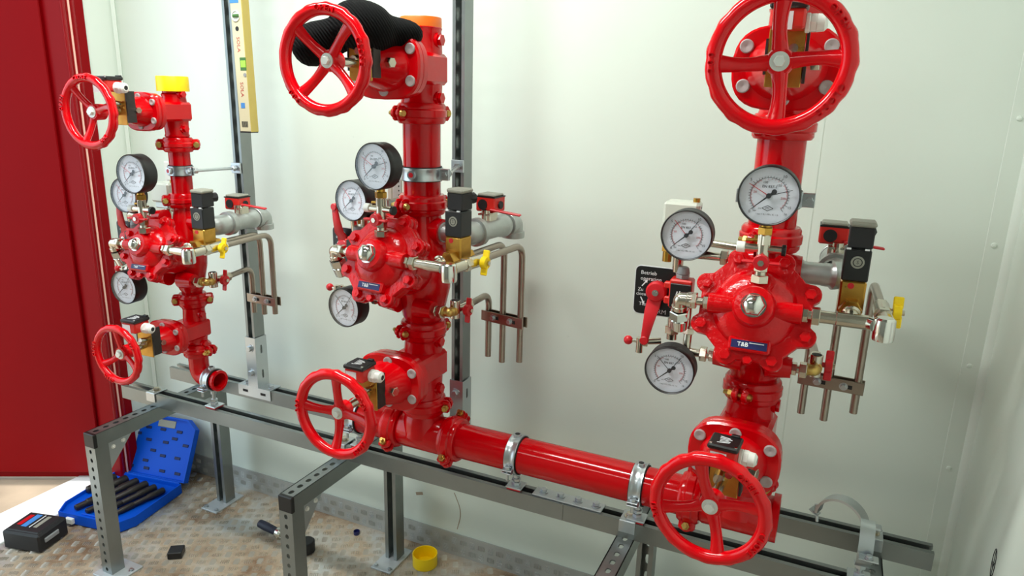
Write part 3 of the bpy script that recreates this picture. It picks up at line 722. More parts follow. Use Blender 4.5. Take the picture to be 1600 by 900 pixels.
def alarm_valve(T, C, ka, r, zl, zu, zs, lab):
    """C cover centre, zl/zu body ends, zs: mapping for z heights"""
    t = Thing('alarm_check_valve', lab, 'valve', 'red alarm check valves', T); C = V(C)
    n_ = V((0, -0.92, 0.392)).normalized(); u = X; w_ = n_.cross(u) * -1
    w_ = V((0, 0.392, 0.92)).normalized()
    zm = (zl + zu) / 2; hh = (zu - zl)
    mb = MB().lathe([(r - 0.004, zl), (r, zl), (r, zl + 0.02), (r + 0.006, zl + 0.03), (r + 0.022 * ka, zm - hh * 0.16), (r + 0.026 * ka, zm), (r + 0.016 * ka, zm + hh * 0.2), (r + 0.004, zu - 0.04), (r, zu - 0.02), (r, zu), (r - 0.004, zu)], (0, 0, 0), Z, 36, cap=False)
    # chamber towards the cover
    loops = []
    for d, q in ((-0.115, 0.055), (-0.08, 0.066), (-0.04, 0.074), (-0.014, 0.079)):
        o = C + n_ * d * ka
        loops.append([o + (u * math.cos(a) + w_ * math.sin(a)) * q * ka for a in [2 * PI * i / 32 for i in range(32)]])
    mb.loft(loops)
    BA = [(-0.085, -0.036), (-0.038, -0.084), (0.038, -0.084), (0.085, -0.036), (0.085, 0.036), (0.038, 0.084), (-0.038, 0.084), (-0.085, 0.036)]
    def lobed(k_):
        out = []
        for i in range(120):
            a = 2 * PI * i / 120; d = (math.cos(a), math.sin(a)); rr = 0
            for j in range(8):
                (x0, y0), (x1, y1) = BA[j], BA[(j + 1) % 8]; nx, ny = (y1 - y0), -(x1 - x0); ln = math.hypot(nx, ny); nx /= ln; ny /= ln
                dist = x0 * nx + y0 * ny
                if dist < 0: nx, ny, dist = -nx, -ny, -dist
                den = d[0] * nx + d[1] * ny
                if den > 1e-6: rr = min(rr or 9, (dist + 0.0065) / den)
            for bx, bz in BA:
                bq = d[0] * bx + d[1] * bz; cq = bx * bx + bz * bz - 0.0178 ** 2; D = bq * bq - cq
                if bq > 0 and D > 0: rr = max(rr, bq + math.sqrt(D))
            out.append((d[0] * rr * k_, d[1] * rr * k_))
        return out
    mb.prism(lobed(ka), C - n_ * 0.016 * ka, u, w_, 0.0155 * ka, ch=0.002) if u.cross(w_).dot(n_) > 0 else mb.prism([(-a, b) for a, b in lobed(ka)], C - n_ * 0.0005, -u, w_, -0.0155 * ka)
    # galvanised-line boss, drain boss, gauge bosses
    g = zs['galv']; mb.cyl((r * 0.6, g[1], g[2]), (g[0], g[1], g[2]), 0.033 * ka, 0.029 * ka, n=24)
    d_ = zs['drain']; mb.cyl((r * 0.5, d_[1], d_[2]), (d_[0], d_[1], d_[2]), 0.024, 0.019, n=20)
    for nm in ('gl1', 'gl2'):
        q = zs[nm]; mb.cyl((-r * 0.5, q[1], q[2]), (q[0], q[1], q[2]), 0.022, 0.017, n=20)
    b = t.part('body', mb, RED)
    cm = MB()
    sgn = 1 if u.cross(w_).dot(n_) > 0 else -1
    cm.prism([(a * sgn, q) for a, q in lobed(ka)], C + n_ * 0.0005, u * sgn, w_, 0.013 * ka, ch=0.002)
    loops = []
    for d, q in ((0.013, 0.070), (0.018, 0.068), (0.028, 0.058), (0.034, 0.046), (0.037, 0.036), (0.052, 0.0335), (0.0555, 0.031), (0.0565, 0.026)):
        o = C + n_ * d * ka
        loops.append([o + (u * math.cos(a) + w_ * math.sin(a)) * q * ka for a in [2 * PI * i / 36 for i in range(36)]])
    cm.loft(loops)
    e = C + n_ * 0.024 * ka
    for sx in (-1, 1): cm.cyl(e + X * sx * 0.02 * ka, e + X * sx * 0.076 * ka, 0.0175 * ka, n=20, ch=0.001)
    Rp = Matrix((X, w_, n_)).transposed()
    cm.box(C + w_ * (-0.064 * ka) + n_ * 0.018 * ka, (0.068 * ka, 0.024 * ka, 0.022 * ka), Rp, ch=0.003)
    cv = t.part('cover', cm, REDC, label='lobed cast cover')
    pl = C + w_ * (-0.064 * ka) + n_ * 0.0292 * ka
    npl = t.part('nameplate', MB().box(pl + n_ * 0.0004, (0.058 * ka, 0.0135 * ka, 0.001), Rp), BLUEINK, cv, 'dark blue nameplate with white lettering')
    tx = MB().text('T&B', pl + n_ * 0.0011 - X * 0.010 * ka - w_ * 0.0004, X, w_, 0.010 * ka, 0, bold=0.02)
    tx.box(pl + n_ * 0.0011 + X * 0.012 * ka + w_ * 0.0035 * ka, (0.024 * ka, 0.0014, 0.0002), Rp)
    t.part('lettering', tx, PAPER, npl)
    for bx, bz in BA + [(0.0, -0.088)]:
        p = C + (u * bx + w_ * bz) * ka + n_ * 0.013 * ka; q = 0.0095 * ka if bx else 0.008 * ka
        t.part('bolt', MB().cyl(p, p + n_ * 0.0025, q * 1.12, n=14).hexn(p + n_ * 0.0025, p + n_ * 0.0085, q), REDC, cv)
    nb = C + n_ * 0.056 * ka
    nm = MB().cyl(nb, nb + n_ * 0.002, 0.0205 * ka, n=24)
    nm.lathe([(0.0195 * ka, 0.002), (0.0195 * ka, 0.010 * ka), (0.0165 * ka, 0.016 * ka), (0.009 * ka, 0.0205 * ka), (0.002, 0.0215 * ka)], nb, n_, 6)
    t.part('cover_nut', nm, CHROME, cv, 'chrome hexagonal cap nut')
    t.done()
    return e, n_

def wing_handle(mb, c, ax, lat, L=0.024, h=0.012):
    """butterfly handle: c centre, ax outwards axis, lat direction of the wings"""
    c, ax, lat = V(c), V(ax).normalized(), V(lat).normalized(); o3 = ax.cross(lat)
    R = Matrix((lat, o3, ax)).transposed()
    mb.cyl(c - ax * 0.006, c + ax * 0.007, 0.0130, n=20, ch=0.001)
    for s_ in (-1, 1): mb.box(c + lat * s_ * L * 0.62 + ax * 0.001, (L * 0.8, 0.0045, h), R, ch=0.0018)
    return mb

def elbow_fit(mb, p, a, b, r, L=0.018, collar=0.0):
    """90 degree elbow at p with arms along a and b"""
    p, a, b = V(p), V(a).normalized(), V(b).normalized()
    mb.tube(fillet([p + a * L, p, p + b * L], L * 0.8, 7), r, 18)
    k = collar or r * 0.35
    for d in (a, b): mb.cyl(p + d * (L - 0.001), p + d * (L + k * 1.6 + 0.002), r * 1.17, n=18, ch=0.001)
    return mb

def riser(tag, x, pt_, pm_, P):
    """tag = left / middle / right riser"""
    T = TM(x, pm_); w = tag + ' riser'
    f = P['map']; r = P['r']; Q = lambda n, d: V(P.get(n, f(d)))
    # ---- valve body
    zs = dict(galv=f((0.060, 0.0, 0.288)), drain=f((0.066, -0.048, 0.117)), gl1=f((-0.052, -0.058, 0.312)), gl2=f((-0.072, -0.062, 0.123)))
    e, n_ = alarm_valve(T, P['cover'], P['ka'], r, P['zc3'] + 0.004, P['zc2'] - 0.004, zs, 'red alarm check valve with chrome cap nut on the ' + w)
    ka = P['ka']
    # ---- top gauge manifold
    tg = Q('tg', (-0.0016, -0.1559, 0.4412)); rg = 0.0485
    gauge(T, tg, rg, P['mk'][0], 'white pressure gauge topmost of the three on the ' + w)
    mx, my = tg.x, tg.y + 0.016; zt = tg.z - rg - 0.017; zb = V(P['cover']).z + 0.052 * ka
    dz = zt - zb
    t = Thing('gauge_manifold', 'nickel gauge cock below the top gauge of the ' + w, 'fitting', 'gauge cocks', T)
    mb = MB().hexn((mx, my, zb), (mx, my, zb + dz * 0.17), 0.0155).cyl((mx, my, zb + dz * 0.17), (mx, my, zb + dz * 0.24), 0.010, n=16).hexn((mx, my, zb + dz * 0.24), (mx, my, zb + dz * 0.45), 0.0122)
    mb.cyl((mx, my, zb + dz * 0.4), (mx, my, zt), 0.0105, n=18); mb.hexn((mx, my, zb + dz * 0.78), (mx, my, zb + dz * 0.98), 0.0115)
    mb.cyl((mx - 0.030, my, zb + dz * 0.70), (mx + 0.030, my, zb + dz * 0.70), 0.0072, n=14)
    b = t.part('body', mb, NICKEL)
    t.part('collar', MB().hexn((mx, my, zt - 0.001), (mx, my, zt + 0.012), 0.0125), BRASS)
    t.part('end_cap', MB().cyl((mx - 0.043, my, zb + dz * 0.70), (mx - 0.029, my, zb + dz * 0.70), 0.0095, n=16, ch=0.001), WHITEP, label='white end cap')
    t.part('end_cap', MB().cyl((mx + 0.029, my, zb + dz * 0.70), (mx + 0.036, my, zb + dz * 0.70), 0.0098, n=16, ch=0.001), BLACK, label='black end cap')
    h = t.part('wing_handle', wing_handle(MB(), (mx, my - 0.017, zb + dz * 0.46), -Y, X, 0.030), REDH, label='red butterfly handle')
    t.part('handle_screw', MB().cyl((mx, my - 0.023, zb + dz * 0.46), (mx, my - 0.0270, zb + dz * 0.46), 0.0055, n=6), NICKEL, h)
    t.part('vent_screw', MB().cyl((mx - 0.03, my + 0.006, zb + dz * 0.84), (mx - 0.008, my + 0.006, zb + dz * 0.86), 0.003, n=10).box((mx - 0.012, my + 0.006, zb + dz * 0.88), (0.009, 0.004, 0.012), ch=0.001), BRASS)
    t.done()
    # ---- middle and lower gauges with nipples
    mg, lg = Q('mg', (-0.1397, -0.0766, 0.3499)), Q('lg', (-0.1439, -0.108, 0.097)); r2 = 0.0465
    gauge(T, mg, r2, P['mk'][1], 'white pressure gauge at mid height left of the ' + w, stem=False)
    gauge(T, lg, r2, P['mk'][2], 'white pressure gauge lowest of the three on the ' + w, stem=False)
    for nm, gq, bz in (('gl1', mg, 'upper'), ('gl2', lg, 'lower')):
        q = V(zs[nm]); t = Thing('gauge_nipple', 'nickel nipple between valve and the %s left gauge of the %s' % ('mid' if bz == 'upper' else 'lowest', w), 'fitting', 'gauge nipples', T)
        y_ = q.y; x1 = min(gq.x + 0.012, q.x - 0.03)
        mb = MB().hexn((q.x, y_, q.z), (q.x - 0.009, y_, q.z), 0.0125).cyl((q.x - 0.009, y_, q.z), (x1, y_, q.z), 0.0078, n=16).hexn((q.x - 0.013, y_, q.z), (q.x - 0.026, y_, q.z), 0.0148)
        b = t.part('nipple', mb, NICKEL)
        sx, sy = gq.x, gq.y + 0.016
        zz = gq.z - r2 - 0.016
        if bz == 'upper':
            em = MB().tube(fillet([(x1, y_, q.z), (sx - 0.016, y_, q.z), (sx - 0.016, y_ + 0.004, zz - 0.012)], 0.012), 0.0085, 14)
        else:
            em = MB().tube(fillet([(x1, y_, q.z), (sx + 0.02, y_, q.z), (sx + 0.02, y_ + 0.006, q.z + 0.045)], 0.012), 0.008, 14).hexn((sx + 0.02, y_ + 0.005, q.z + 0.034), (sx + 0.02, y_ + 0.006, q.z + 0.046), 0.0115)
        t.part('elbow', em, NICKEL); t.done()
    # ---- alarm ball valve: sign plate, lever, limit switch, vertical tube
    pc = Q('plate', (-0.197, -0.043, 0.2285)); pw, ph = 0.080, 0.098
    t = Thing('alarm_sign', 'black alarm sign plate with white lettering on the ' + w, 'sign', 'alarm sign plates', T)
    def rr(w_, h_, q, n=5):
        out = []
        for cx, cy, a0 in ((w_ / 2 - q, h_ / 2 - q, 0), (-w_ / 2 + q, h_ / 2 - q, 90), (-w_ / 2 + q, -h_ / 2 + q, 180), (w_ / 2 - q, -h_ / 2 + q, 270)):
            for i in range(n + 1):
                a = math.radians(a0 + 90 * i / n); out.append((cx + q * math.cos(a), cy + q * math.sin(a)))
        return out
    bp = t.part('plate', MB().prism(rr(pw, ph, 0.011), pc, X, Z, 0.002), PAPER)
    fp = t.part('face', MB().prism(rr(pw - 0.003, ph - 0.003, 0.010), pc - Y * 0.002, X, Z, 0.0006), BLACK, bp)
    fy = pc - Y * 0.0028; tx = MB()
    for s_, dx, dz_, z_ in (('Betrieb', -0.013, 0.035, 0.0105), ('operation', -0.008, 0.0235, 0.0105), ('Zu', -0.027, 0.001, 0.0095), ('closed', -0.023, -0.008, 0.0095), ('Test', -0.020, -0.028, 0.0095), ('ALARM', 0.006, -0.040, 0.0125)):
        tx.text(s_, fy + V((dx, 0, dz_)), X, Z, z_, 0)
    for p0, p1 in (((-0.025, 0.008), (-0.018, 0.017)), ((-0.026, -0.014), (-0.021, -0.023))):
        a_, b_ = fy + V((p0[0], 0, p0[1])), fy + V((p1[0], 0, p1[1])); d = (b_ - a_).normalized(); tn = d.cross(Y)
        tx.add([a_ - tn * 0.0011, b_ - tn * 0.0011, b_ + tn * 0.0011, a_ + tn * 0.0011], [(0, 1, 2, 3)]); tx.add([b_ - tn * 0.0035, b_ + d * 0.006, b_ + tn * 0.0035], [(0, 1, 2)])
    t.part('lettering', tx, PAPER, fp); t.done()
    hc = Q('lever', (-0.191, -0.059, 0.231))
    t = Thing('alarm_test_valve', 'red lever valve in front of the black sign on the ' + w, 'valve', 'alarm test valves', T)
    t.part('hub', MB().lathe([(0.020, 0.012), (0.020, 0.0), (0.017, -0.004), (0.011, -0.005)], hc, Y, 28), REDH)
    t.part('hub_screw', MB().cyl(hc - Y * 0.0045, hc - Y * 0.0085, 0.0062, n=18).hexn(hc - Y * 0.0085, hc - Y * 0.0105, 0.0035), CHROME)
    d = V((math.sin(math.radians(P['lev'])), 0, math.cos(math.radians(P['lev'])))); tn = V((d.z, 0, -d.x))
    lp = [hc + d * q for q in (0.010, 0.028, 0.038, 0.070, 0.098)]; off = (0.002, 0.002, -0.006, -0.009, -0.009); wd = (0.0125, 0.0135, 0.0125, 0.0095, 0.0072)
    lm = MB().loft([[p + Y * o_ + tn * w_ * a + Y * 0.0028 * c_ for a, c_ in ((-1, -0.6), (-0.8, -1), (0.8, -1), (1, -0.6), (1, 1), (-1, 1))] for p, o_, w_ in zip(lp, off, wd)])
    lm.cyl(lp[-1] + Y * (-0.014), lp[-1] - Y * 0.004, 0.0085, n=16, ch=0.001)
    t.part('lever', lm, REDH, label='red lever handle')
    t.part('valve_body', MB().cyl(hc + Y * 0.012, hc + Y * 0.055, 0.013, n=18).hexn(hc + V((0, 0.045, -0.02)), hc + V((0, 0.045, 0.02)), 0.017), NICKEL)
    t.done()
    sb = Q('alsw', (-0.143, -0.058, 0.236))
    t = Thing('limit_switch', 'red and black limit switch with grey gland beside the sign of the ' + w, 'switch', 'alarm limit switches', T)
    b = t.part('housing', MB().box(sb, (0.042, 0.034, 0.056), ch=0.003).box(sb + V((-0.022, -0.006, 0.014)), (0.020, 0.014, 0.012), ch=0.002).box(sb + V((-0.022, -0.004, -0.016)), (0.018, 0.012, 0.014), ch=0.002), REDPL)
    lid = t.part('lid', MB().box(sb + V((0.001, -0.019, -0.002)), (0.038, 0.006, 0.046), ch=0.001), BLACK, b)
    lg_ = MB()
    for k in range(4): lg_.box(sb + V((-0.006 + 0.005 * k, -0.0223, 0.0 + 0.002 * (k % 2))), (0.002, 0.0006, 0.014 - 0.002 * k), Matrix.Rotation(0.25, 3, 'Y'))
    t.part('logo', lg_, PAPER, lid)
    t.part('cable_gland', MB().hexn(sb + Z * 0.028, sb + Z * 0.036, 0.0130).cyl(sb + Z * 0.036, sb + Z * 0.050, 0.0125, 0.0105, n=18, ch=0.002), GREYG, b)
    t.done()
    t = Thing('alarm_line', 'vertical nickel alarm tube behind the black sign of the ' + w, 'tube', 'alarm tubes', T)
    vx, vy = pc.x + 0.035, pc.y + 0.030; z1, z0 = pc.z + 0.085, lg.z + 0.03
    t.part('tube', MB().cyl((vx, vy, z0), (vx, vy, z1), 0.0105, n=18), NICKEL)
    t.part('union', MB().hexn((vx, vy, z0 + 0.012), (vx, vy, z0 + 0.028), 0.0150), NICKEL)
    t.part('union', MB().hexn((vx, vy, z1 - 0.012), (vx, vy, z1 + 0.006), 0.0145), NICKEL)
    t.part('union', MB().hexn((vx - 0.022, vy, z1 - 0.01), (vx - 0.022, vy, z1 + 0.008), 0.0115).cyl((vx - 0.022, vy, z1 + 0.008), (vx - 0.022, vy, z1 + 0.022), 0.0085, n=14).cyl((vx - 0.022, vy, z1 - 0.03), (vx - 0.022, vy, z1 - 0.01), 0.009, n=14), BRASS)
    t.part('branch', MB().cyl((vx - 0.01, vy, z0 + 0.02), (vx + 0.04, vy + 0.01, z0 + 0.034), 0.007, n=14), NICKEL)
    t.part('side_tube', MB().cyl((vx + 0.028, vy, z0 + 0.03), (vx + 0.028, vy, z0 + 0.09), 0.007, n=14), NICKEL)
    t.done()
    bk = Q('ballk', (-0.238, -0.06, 0.127))
    t = Thing('drain_cock', 'small drain cock with red ball knob at the lower left of the ' + w, 'valve', 'small drain cocks', T)
    t.part('knob', MB().ball(bk, 0.0092), REDH, label='red ball knob')
    t.part('body', MB().cyl(bk + X * 0.008, bk + X * 0.02, 0.003, n=10).cyl(bk + V((0.023, 0, -0.022)), bk + V((0.023, 0, 0.008)), 0.0068, n=14).cyl(bk + V((0.023, 0, 0.0)), bk + V((0.062, 0.012, 0.004)), 0.0065, n=14).hexn(bk + V((0.03, 0.002, 0.001)), bk + V((0.038, 0.004, 0.001)), 0.010), NICKEL)
    t.done()
    # left union from the cover boss
    a_ = e - X * 0.076 * ka; ex = a_ - X * 0.050
    t = Thing('union_elbow', 'nickel union elbow from the left side of the valve cover of the ' + w, 'fitting', 'left union elbows', T)
    mb = MB().hexn(a_, a_ - X * 0.009, 0.0125).cyl(a_ - X * 0.009, a_ - X * 0.022, 0.0075, n=16).hexn(a_ - X * 0.020, a_ - X * 0.032, 0.0148)
    t.part('union', mb, NICKEL)
    d2 = V((0, 0.35, -0.94))
    t.part('elbow', elbow_fit(MB(), ex, X, d2, 0.0118, 0.014), NICKEL)
    t.part('nut', MB().hexn(ex + d2 * 0.024, ex + d2 * 0.042, 0.0180).cyl(ex + d2 * 0.042, ex + d2 * 0.066, 0.0165, 0.0145, n=18, ch=0.002), CHROME)
    t.done()
    # ---- right trim: union, tee, elbow, yellow cock, tube
    a_ = e + X * 0.076 * ka; el = Q('elb', (0.1927, -0.1763, 0.2498)); el = V((el.x, (el.y + a_.y) / 2 - 0.004, a_.z + 0.001)); tx_ = Q('sol', (0.145, -0.066, 0.33)).x
    t = Thing('trim_run', 'nickel union, tee and elbow run right of the valve cover of the ' + w, 'fitting', 'right trim runs', T)
    t.part('union', MB().hexn(a_, a_ + X * 0.009, 0.0125).cyl(a_ + X * 0.009, a_ + X * 0.014, 0.0085, n=16).hexn(a_ + X * 0.014, a_ + X * 0.027, 0.0155).cyl(a_ + X * 0.027, (tx_ - 0.015, a_.y, a_.z), 0.0105, n=18), NICKEL)
    t.part('tee', MB().cyl((tx_ - 0.022, a_.y, a_.z), (tx_ + 0.026, a_.y, a_.z), 0.0118, n=20, ch=0.001).cyl((tx_, a_.y, a_.z), (tx_, a_.y + 0.025, a_.z + 0.006), 0.012, n=18).torus((tx_, a_.y + 0.02, a_.z + 0.005), (0, 1, 0.2), 0.0125, 0.003, 24, 8), NICKEL)
    em = MB().cyl((tx_ + 0.026, a_.y, a_.z), el - X * 0.012, 0.0105, n=18)
    em.lathe([(0.0155, -0.022), (0.0165, -0.018), (0.0165, 0.0), (0.0155, 0.012), (0.012, 0.015)], el, Z, 20)
    t.part('elbow', em, CHROME); t.done()
    yl = Q('yel', (0.219, -0.0734, 0.2553)); yx, yz = el.x + 0.002, el.z + 0.002
    t = Thing('test_cock', 'ball cock with yellow butterfly handle on the ' + w, 'valve', 'yellow handled cocks', T)
    mb = MB().cyl((yx, el.y + 0.010, yz), (yx, yl.y - 0.030, yz), 0.0115, n=20).hexn((yx, yl.y - 0.045, yz), (yx, yl.y - 0.028, yz), 0.0150).cyl((yx, yl.y - 0.030, yz), (yx, yl.y + 0.026, yz), 0.0135, n=20, ch=0.002).hexn((yx, yl.y + 0.018, yz), (yx, yl.y + 0.032, yz), 0.0138)
    mb.cyl((yx, yl.y, yz), (yx + 0.020, yl.y, yz), 0.006, n=12)
    t.part('body', mb, NICKEL)
    h = t.part('wing_handle', wing_handle(MB(), (yx + 0.022, yl.y, yz), X, V((0, 0.25, 1)), 0.026, 0.016), YEL, label='yellow butterfly handle')
    t.part('handle_screw', MB().hexn((yx + 0.028, yl.y, yz), (yx + 0.034, yl.y, yz), 0.005), NICKEL, h); t.done()
    t1, t2, t3 = Q('t1', (0.0946, 0.1418, -0.0448)), Q('t2', (0.1395, 0.1352, -0.0491)), Q('t3', (0.192, 0.1297, -0.0274))
    rt = 0.0078
    solo('drain_tube', 'long bent stainless tube from the yellow cock of the ' + w, 'tube', MB().tube(fillet([(yx, yl.y + 0.03, yz), (t3.x, t3.y, yz + 0.002), t3], 0.036, 8), rt, 16), STAIN, 'stainless drain tubes', T)
    # ---- solenoid
    so = Q('sol', (0.145, -0.066, 0.33)); bz = a_.z
    t = Thing('solenoid_valve', 'black solenoid with grey lid on brass body at the ' + w, 'valve', 'solenoid valves', T)
    cz0, cz1 = so.z - 0.030, so.z + 0.024
    b = t.part('brass_body', MB().box((so.x, so.y, (bz - 0.006 + cz0) / 2), (0.040, 0.042, cz0 - bz + 0.006), ch=0.003).hexn((so.x, so.y - 0.042, bz + 0.004), (so.x, so.y - 0.018, bz + 0.004), 0.0185).hexn((so.x, so.y + 0.018, bz), (so.x, so.y + 0.044, bz), 0.0165), BRASS, label='brass valve body')
    t.part('red_dot', MB().cyl((so.x - 0.004, so.y - 0.0205, cz0 - 0.008), (so.x - 0.004, so.y - 0.022, cz0 - 0.008), 0.0052, n=14), REDH, b)
    c_ = t.part('coil', MB().box((so.x, so.y, (cz0 + cz1) / 2), (0.041, 0.042, cz1 - cz0), ch=0.002), BLACK, label='black coil housing')
    cm = MB().cyl((so.x + 0.001, so.y - 0.0205, so.z + 0.003), (so.x + 0.001, so.y - 0.0222, so.z + 0.003), 0.0105, n=24)
    lgm = t.part('logo', cm, GREYP, c_)
    t.part('lettering', MB().torus((so.x + 0.001, so.y - 0.0223, so.z + 0.003), Y, 0.0068, 0.0007, 24, 6).text('S', (so.x + 0.001, so.y - 0.0224, so.z + 0.003), X, Z, 0.008, 0), BLACK, lgm)
    pz = cz1 + 0.002
    pg = t.part('plug', MB().box((so.x + 0.002, so.y + 0.002, pz + 0.018), (0.038, 0.040, 0.036), ch=0.002).cyl((so.x + 0.010, so.y + 0.020, pz + 0.022), (so.x + 0.016, so.y + 0.036, pz + 0.022), 0.012, n=8, ch=0.001), BLACKM, label='black cable plug')
    t.part('plug_lid', MB().box((so.x + 0.002, so.y + 0.002, pz + 0.040), (0.041, 0.043, 0.009), ch=0.003), GREYP, pg)
    sm = MB()
    for sx in (-0.015, 0.013): sm.box((so.x + sx, so.y - 0.019, cz1 + 0.0008), (0.007, 0.004, 0.0025))
    t.part('tab', sm, PAPER, c_); t.done()
    solo('drain_tube', 'bent stainless tube from the solenoid of the ' + w, 'tube', MB().tube(fillet([(so.x, so.y + 0.042, bz), (t2.x, t2.y, bz + 0.002), t2], 0.036, 8), rt, 16), STAIN, 'stainless drain tubes', T)
    # ---- drain cock low right
    dq = V(zs['drain']); ex_ = V((dq.x + 0.040, dq.y + 0.006, dq.z))
    t = Thing('drain_valve', 'lower brass drain valve with red handle right of the ' + w, 'valve', 'lower drain valves', T)
    t.part('union', MB().hexn(dq, dq + X * 0.009, 0.0125).cyl(dq + X * 0.009, dq + X * 0.013, 0.008, n=14).hexn(dq + X * 0.013, dq + X * 0.026, 0.0148), NICKEL)
    t.part('elbow', elbow_fit(MB(), ex_, -X, Y, 0.0105, 0.013), GOLD)
    vb = ex_ + Y * 0.040
    t.part('body', MB().cyl(ex_ + Y * 0.018, vb + Y * 0.042, 0.0108, n=18).hexn(vb + Y * 0.026, vb + Y * 0.042, 0.0130), NICKEL)
    sc_ = t.part('strainer', MB().cyl(ex_ + V((0, 0.022, -0.018)), ex_ + V((0, 0.022, 0.024)), 0.0115, n=18, ch=0.001), NICKEL)
    t.part('strainer_opening', MB().cyl(ex_ + V((0, 0.022, 0.0235)), ex_ + V((0, 0.022, 0.0246)), 0.0088, n=18), BLACKM, sc_)
    h = t.part('wing_handle', wing_handle(MB().cyl(vb + X * 0.008, vb + X * 0.02, 0.005, n=10), vb + X * 0.022, X, V((0, 0.15, 1)), 0.028, 0.014), REDH, label='red butterfly handle')
    t.part('handle_screw', MB().hexn(vb + X * 0.028, vb + X * 0.034, 0.005), NICKEL, h); t.done()
    solo('drain_tube', 'short bent stainless tube from the lower drain valve of the ' + w, 'tube', MB().tube(fillet([vb + Y * 0.04, (t1.x, t1.y, dq.z + 0.002), t1], 0.034, 8), rt, 16), STAIN, 'stainless drain tubes', T)
    # ---- tube bracket
    bzz = P['bz']; t = Thing('tube_bracket', 'grey flat bar bracket clamping the three drain tubes of the ' + w, 'bracket', 'drain tube brackets', T)
    A, B = V((t1.x - 0.014, t1.y, bzz)), V((t3.x + 0.013, t3.y, bzz)); d = (B - A).normalized(); nn = V((d.y, -d.x, 0)); Rb = Matrix((d, nn, Z)).transposed(); L_ = (B - A).length
    for s_ in (1, -1): t.part('bar', MB().box((A + B) / 2 + nn * s_ * (rt + 0.002), (L_, 0.003, 0.026), Rb, ch=0.001), STAIN)
    for q in (0.30, 0.70):
        p = A + (B - A) * q + nn * (rt + 0.0035)
        t.part('slot', MB().box(p + d * 0.006 + nn * 0.0003, (0.020, 0.001, 0.008), Rb), BLACKM)
        t.part('bolt', bolt(MB(), p, nn, 0.0058, 0.006), ZINC)
    t.done()
    # ---- galvanised alarm discharge line
    g = V(zs['galv']); gx = g.x + P['gx']; y1 = P['gy']
    t = Thing('galvanised_line', 'galvanised pipe with elbow running back from the ' + w, 'pipe', 'galvanised pipes', T)
    t.part('nipple', MB().cyl(g, (gx - 0.02, g.y, g.z), 0.0205, n=24).ring((g.x - 0.001, g.y, g.z), (g.x + 0.003, g.y, g.z), 0.0205, 0.023, 24), GALV)
    t.part('bend', MB().tube(fillet([(gx - 0.022, g.y, g.z), (gx, g.y, g.z), (gx, g.y + 0.04, g.z)], 0.024, 8), [0.0215] * 3 + [0.0265] * 8, 24), GALV)
    t.part('valve_body', MB().lathe([(0.022, 0), (0.0325, 0.002), (0.0325, 0.018), (0.026, 0.024), (0.024, 0.034), (0.024, y1 * 0.62), (0.027, y1 * 0.66), (0.027, y1 * 0.76), (0.021, y1 * 0.78), (0.021, y1)], (gx, g.y + 0.036, g.z), Y, 28), GALV)
    ec = V((gx, g.y + 0.036 + y1 + 0.008, g.z))
    t.part('elbow', elbow_fit(MB(), ec, -Y, -Z, 0.0245, 0.022, 0.008), GALV)
    t.part('stem', MB().cyl((gx, g.y + 0.085, g.z + 0.02), (gx, g.y + 0.085, g.z + 0.046), 0.010, n=14).box((gx, g.y + 0.085, g.z + 0.036), (0.032, 0.018, 0.004)).box((gx + 0.006, g.y + 0.10, g.z + 0.03), (0.012, 0.03, 0.022), ch=0.002), NICKEL)
    t.part('lever', MB().box((gx + 0.044, g.y + 0.098, g.z + 0.043), (0.075, 0.012, 0.0045), Matrix.Rotation(0.12, 3, 'Y') @ Matrix.Rotation(0.2, 3, 'Z'), ch=0.0015), REDH, label='red flat lever')
    t.done()
    ms = Q('msw', (0.1025, 0.0955, 0.3433)); mc = ms + V((0.006, 0.024, 0.002))
    t = Thing('position_switch', 'red switch box with black round plug on the galvanised line of the ' + w, 'switch', 'position switches', T)
    b = t.part('box', MB().box(mc, (0.052, 0.048, 0.036), ch=0.003), REDPL)
    t.part('lid', MB().box(mc + Z * 0.0205, (0.046, 0.044, 0.006), ch=0.002), GREYP, b); t.part('lid_rim', MB().box(mc + Z * 0.0165, (0.0525, 0.0485, 0.003)), BLACK, b)
    t.part('round_plug', MB().cyl(mc + V((-0.006, -0.0235, -0.001)), mc + V((-0.006, -0.0265, -0.001)), 0.0122, n=24), BLACKM, b)
    t.part('round_plug', MB().cyl(mc + V((0.0255, 0.0, -0.002)), mc + V((0.030, 0.0, -0.002)), 0.009, n=18), BLACKM, b)
    t.part('bracket', MB().box(mc + V((0.004, 0.0, -0.030)), (0.022, 0.020, 0.026), ch=0.002), NICKEL, b); t.done()
    # ---- pressure switch behind the valve
    ps = Q('psw', (-0.178, 0.085, 0.362))
    t = Thing('pressure_switch', 'pale pressure switch box behind the gauges of the ' + w, 'switch', 'pressure switch boxes', T)
    b = t.part('box', MB().box(ps, (0.070, 0.055, 0.056), ch=0.005), CLEARP)
    t.part('base', MB().box(ps - Z * 0.036, (0.05, 0.045, 0.02), ch=0.003), GALV); t.part('connector', MB().cyl(ps - Z * 0.045, ps - Z * 0.10, 0.010, n=14).cyl(ps + V((0.02, 0, -0.05)), ps + V((0.14, -0.04, -0.05)), 0.008, n=12), NICKEL)
    t.part('scale_window', MB().box(ps + V((0.0355, 0, 0)), (0.001, 0.03, 0.044)), PAPER, b)
    dm = MB()
    for k in range(4): dm.cyl(ps + V((0.036, 0.006, 0.016 - 0.011 * k)), ps + V((0.0366, 0.006, 0.016 - 0.011 * k)), 0.0022, n=10)
    t.part('dot', dm, INK, b)
    t.part('gland', MB().cyl(ps + V((0.026, 0, 0.028)), ps + V((0.026, 0, 0.036)), 0.007, n=12), BRASS, b); t.done()

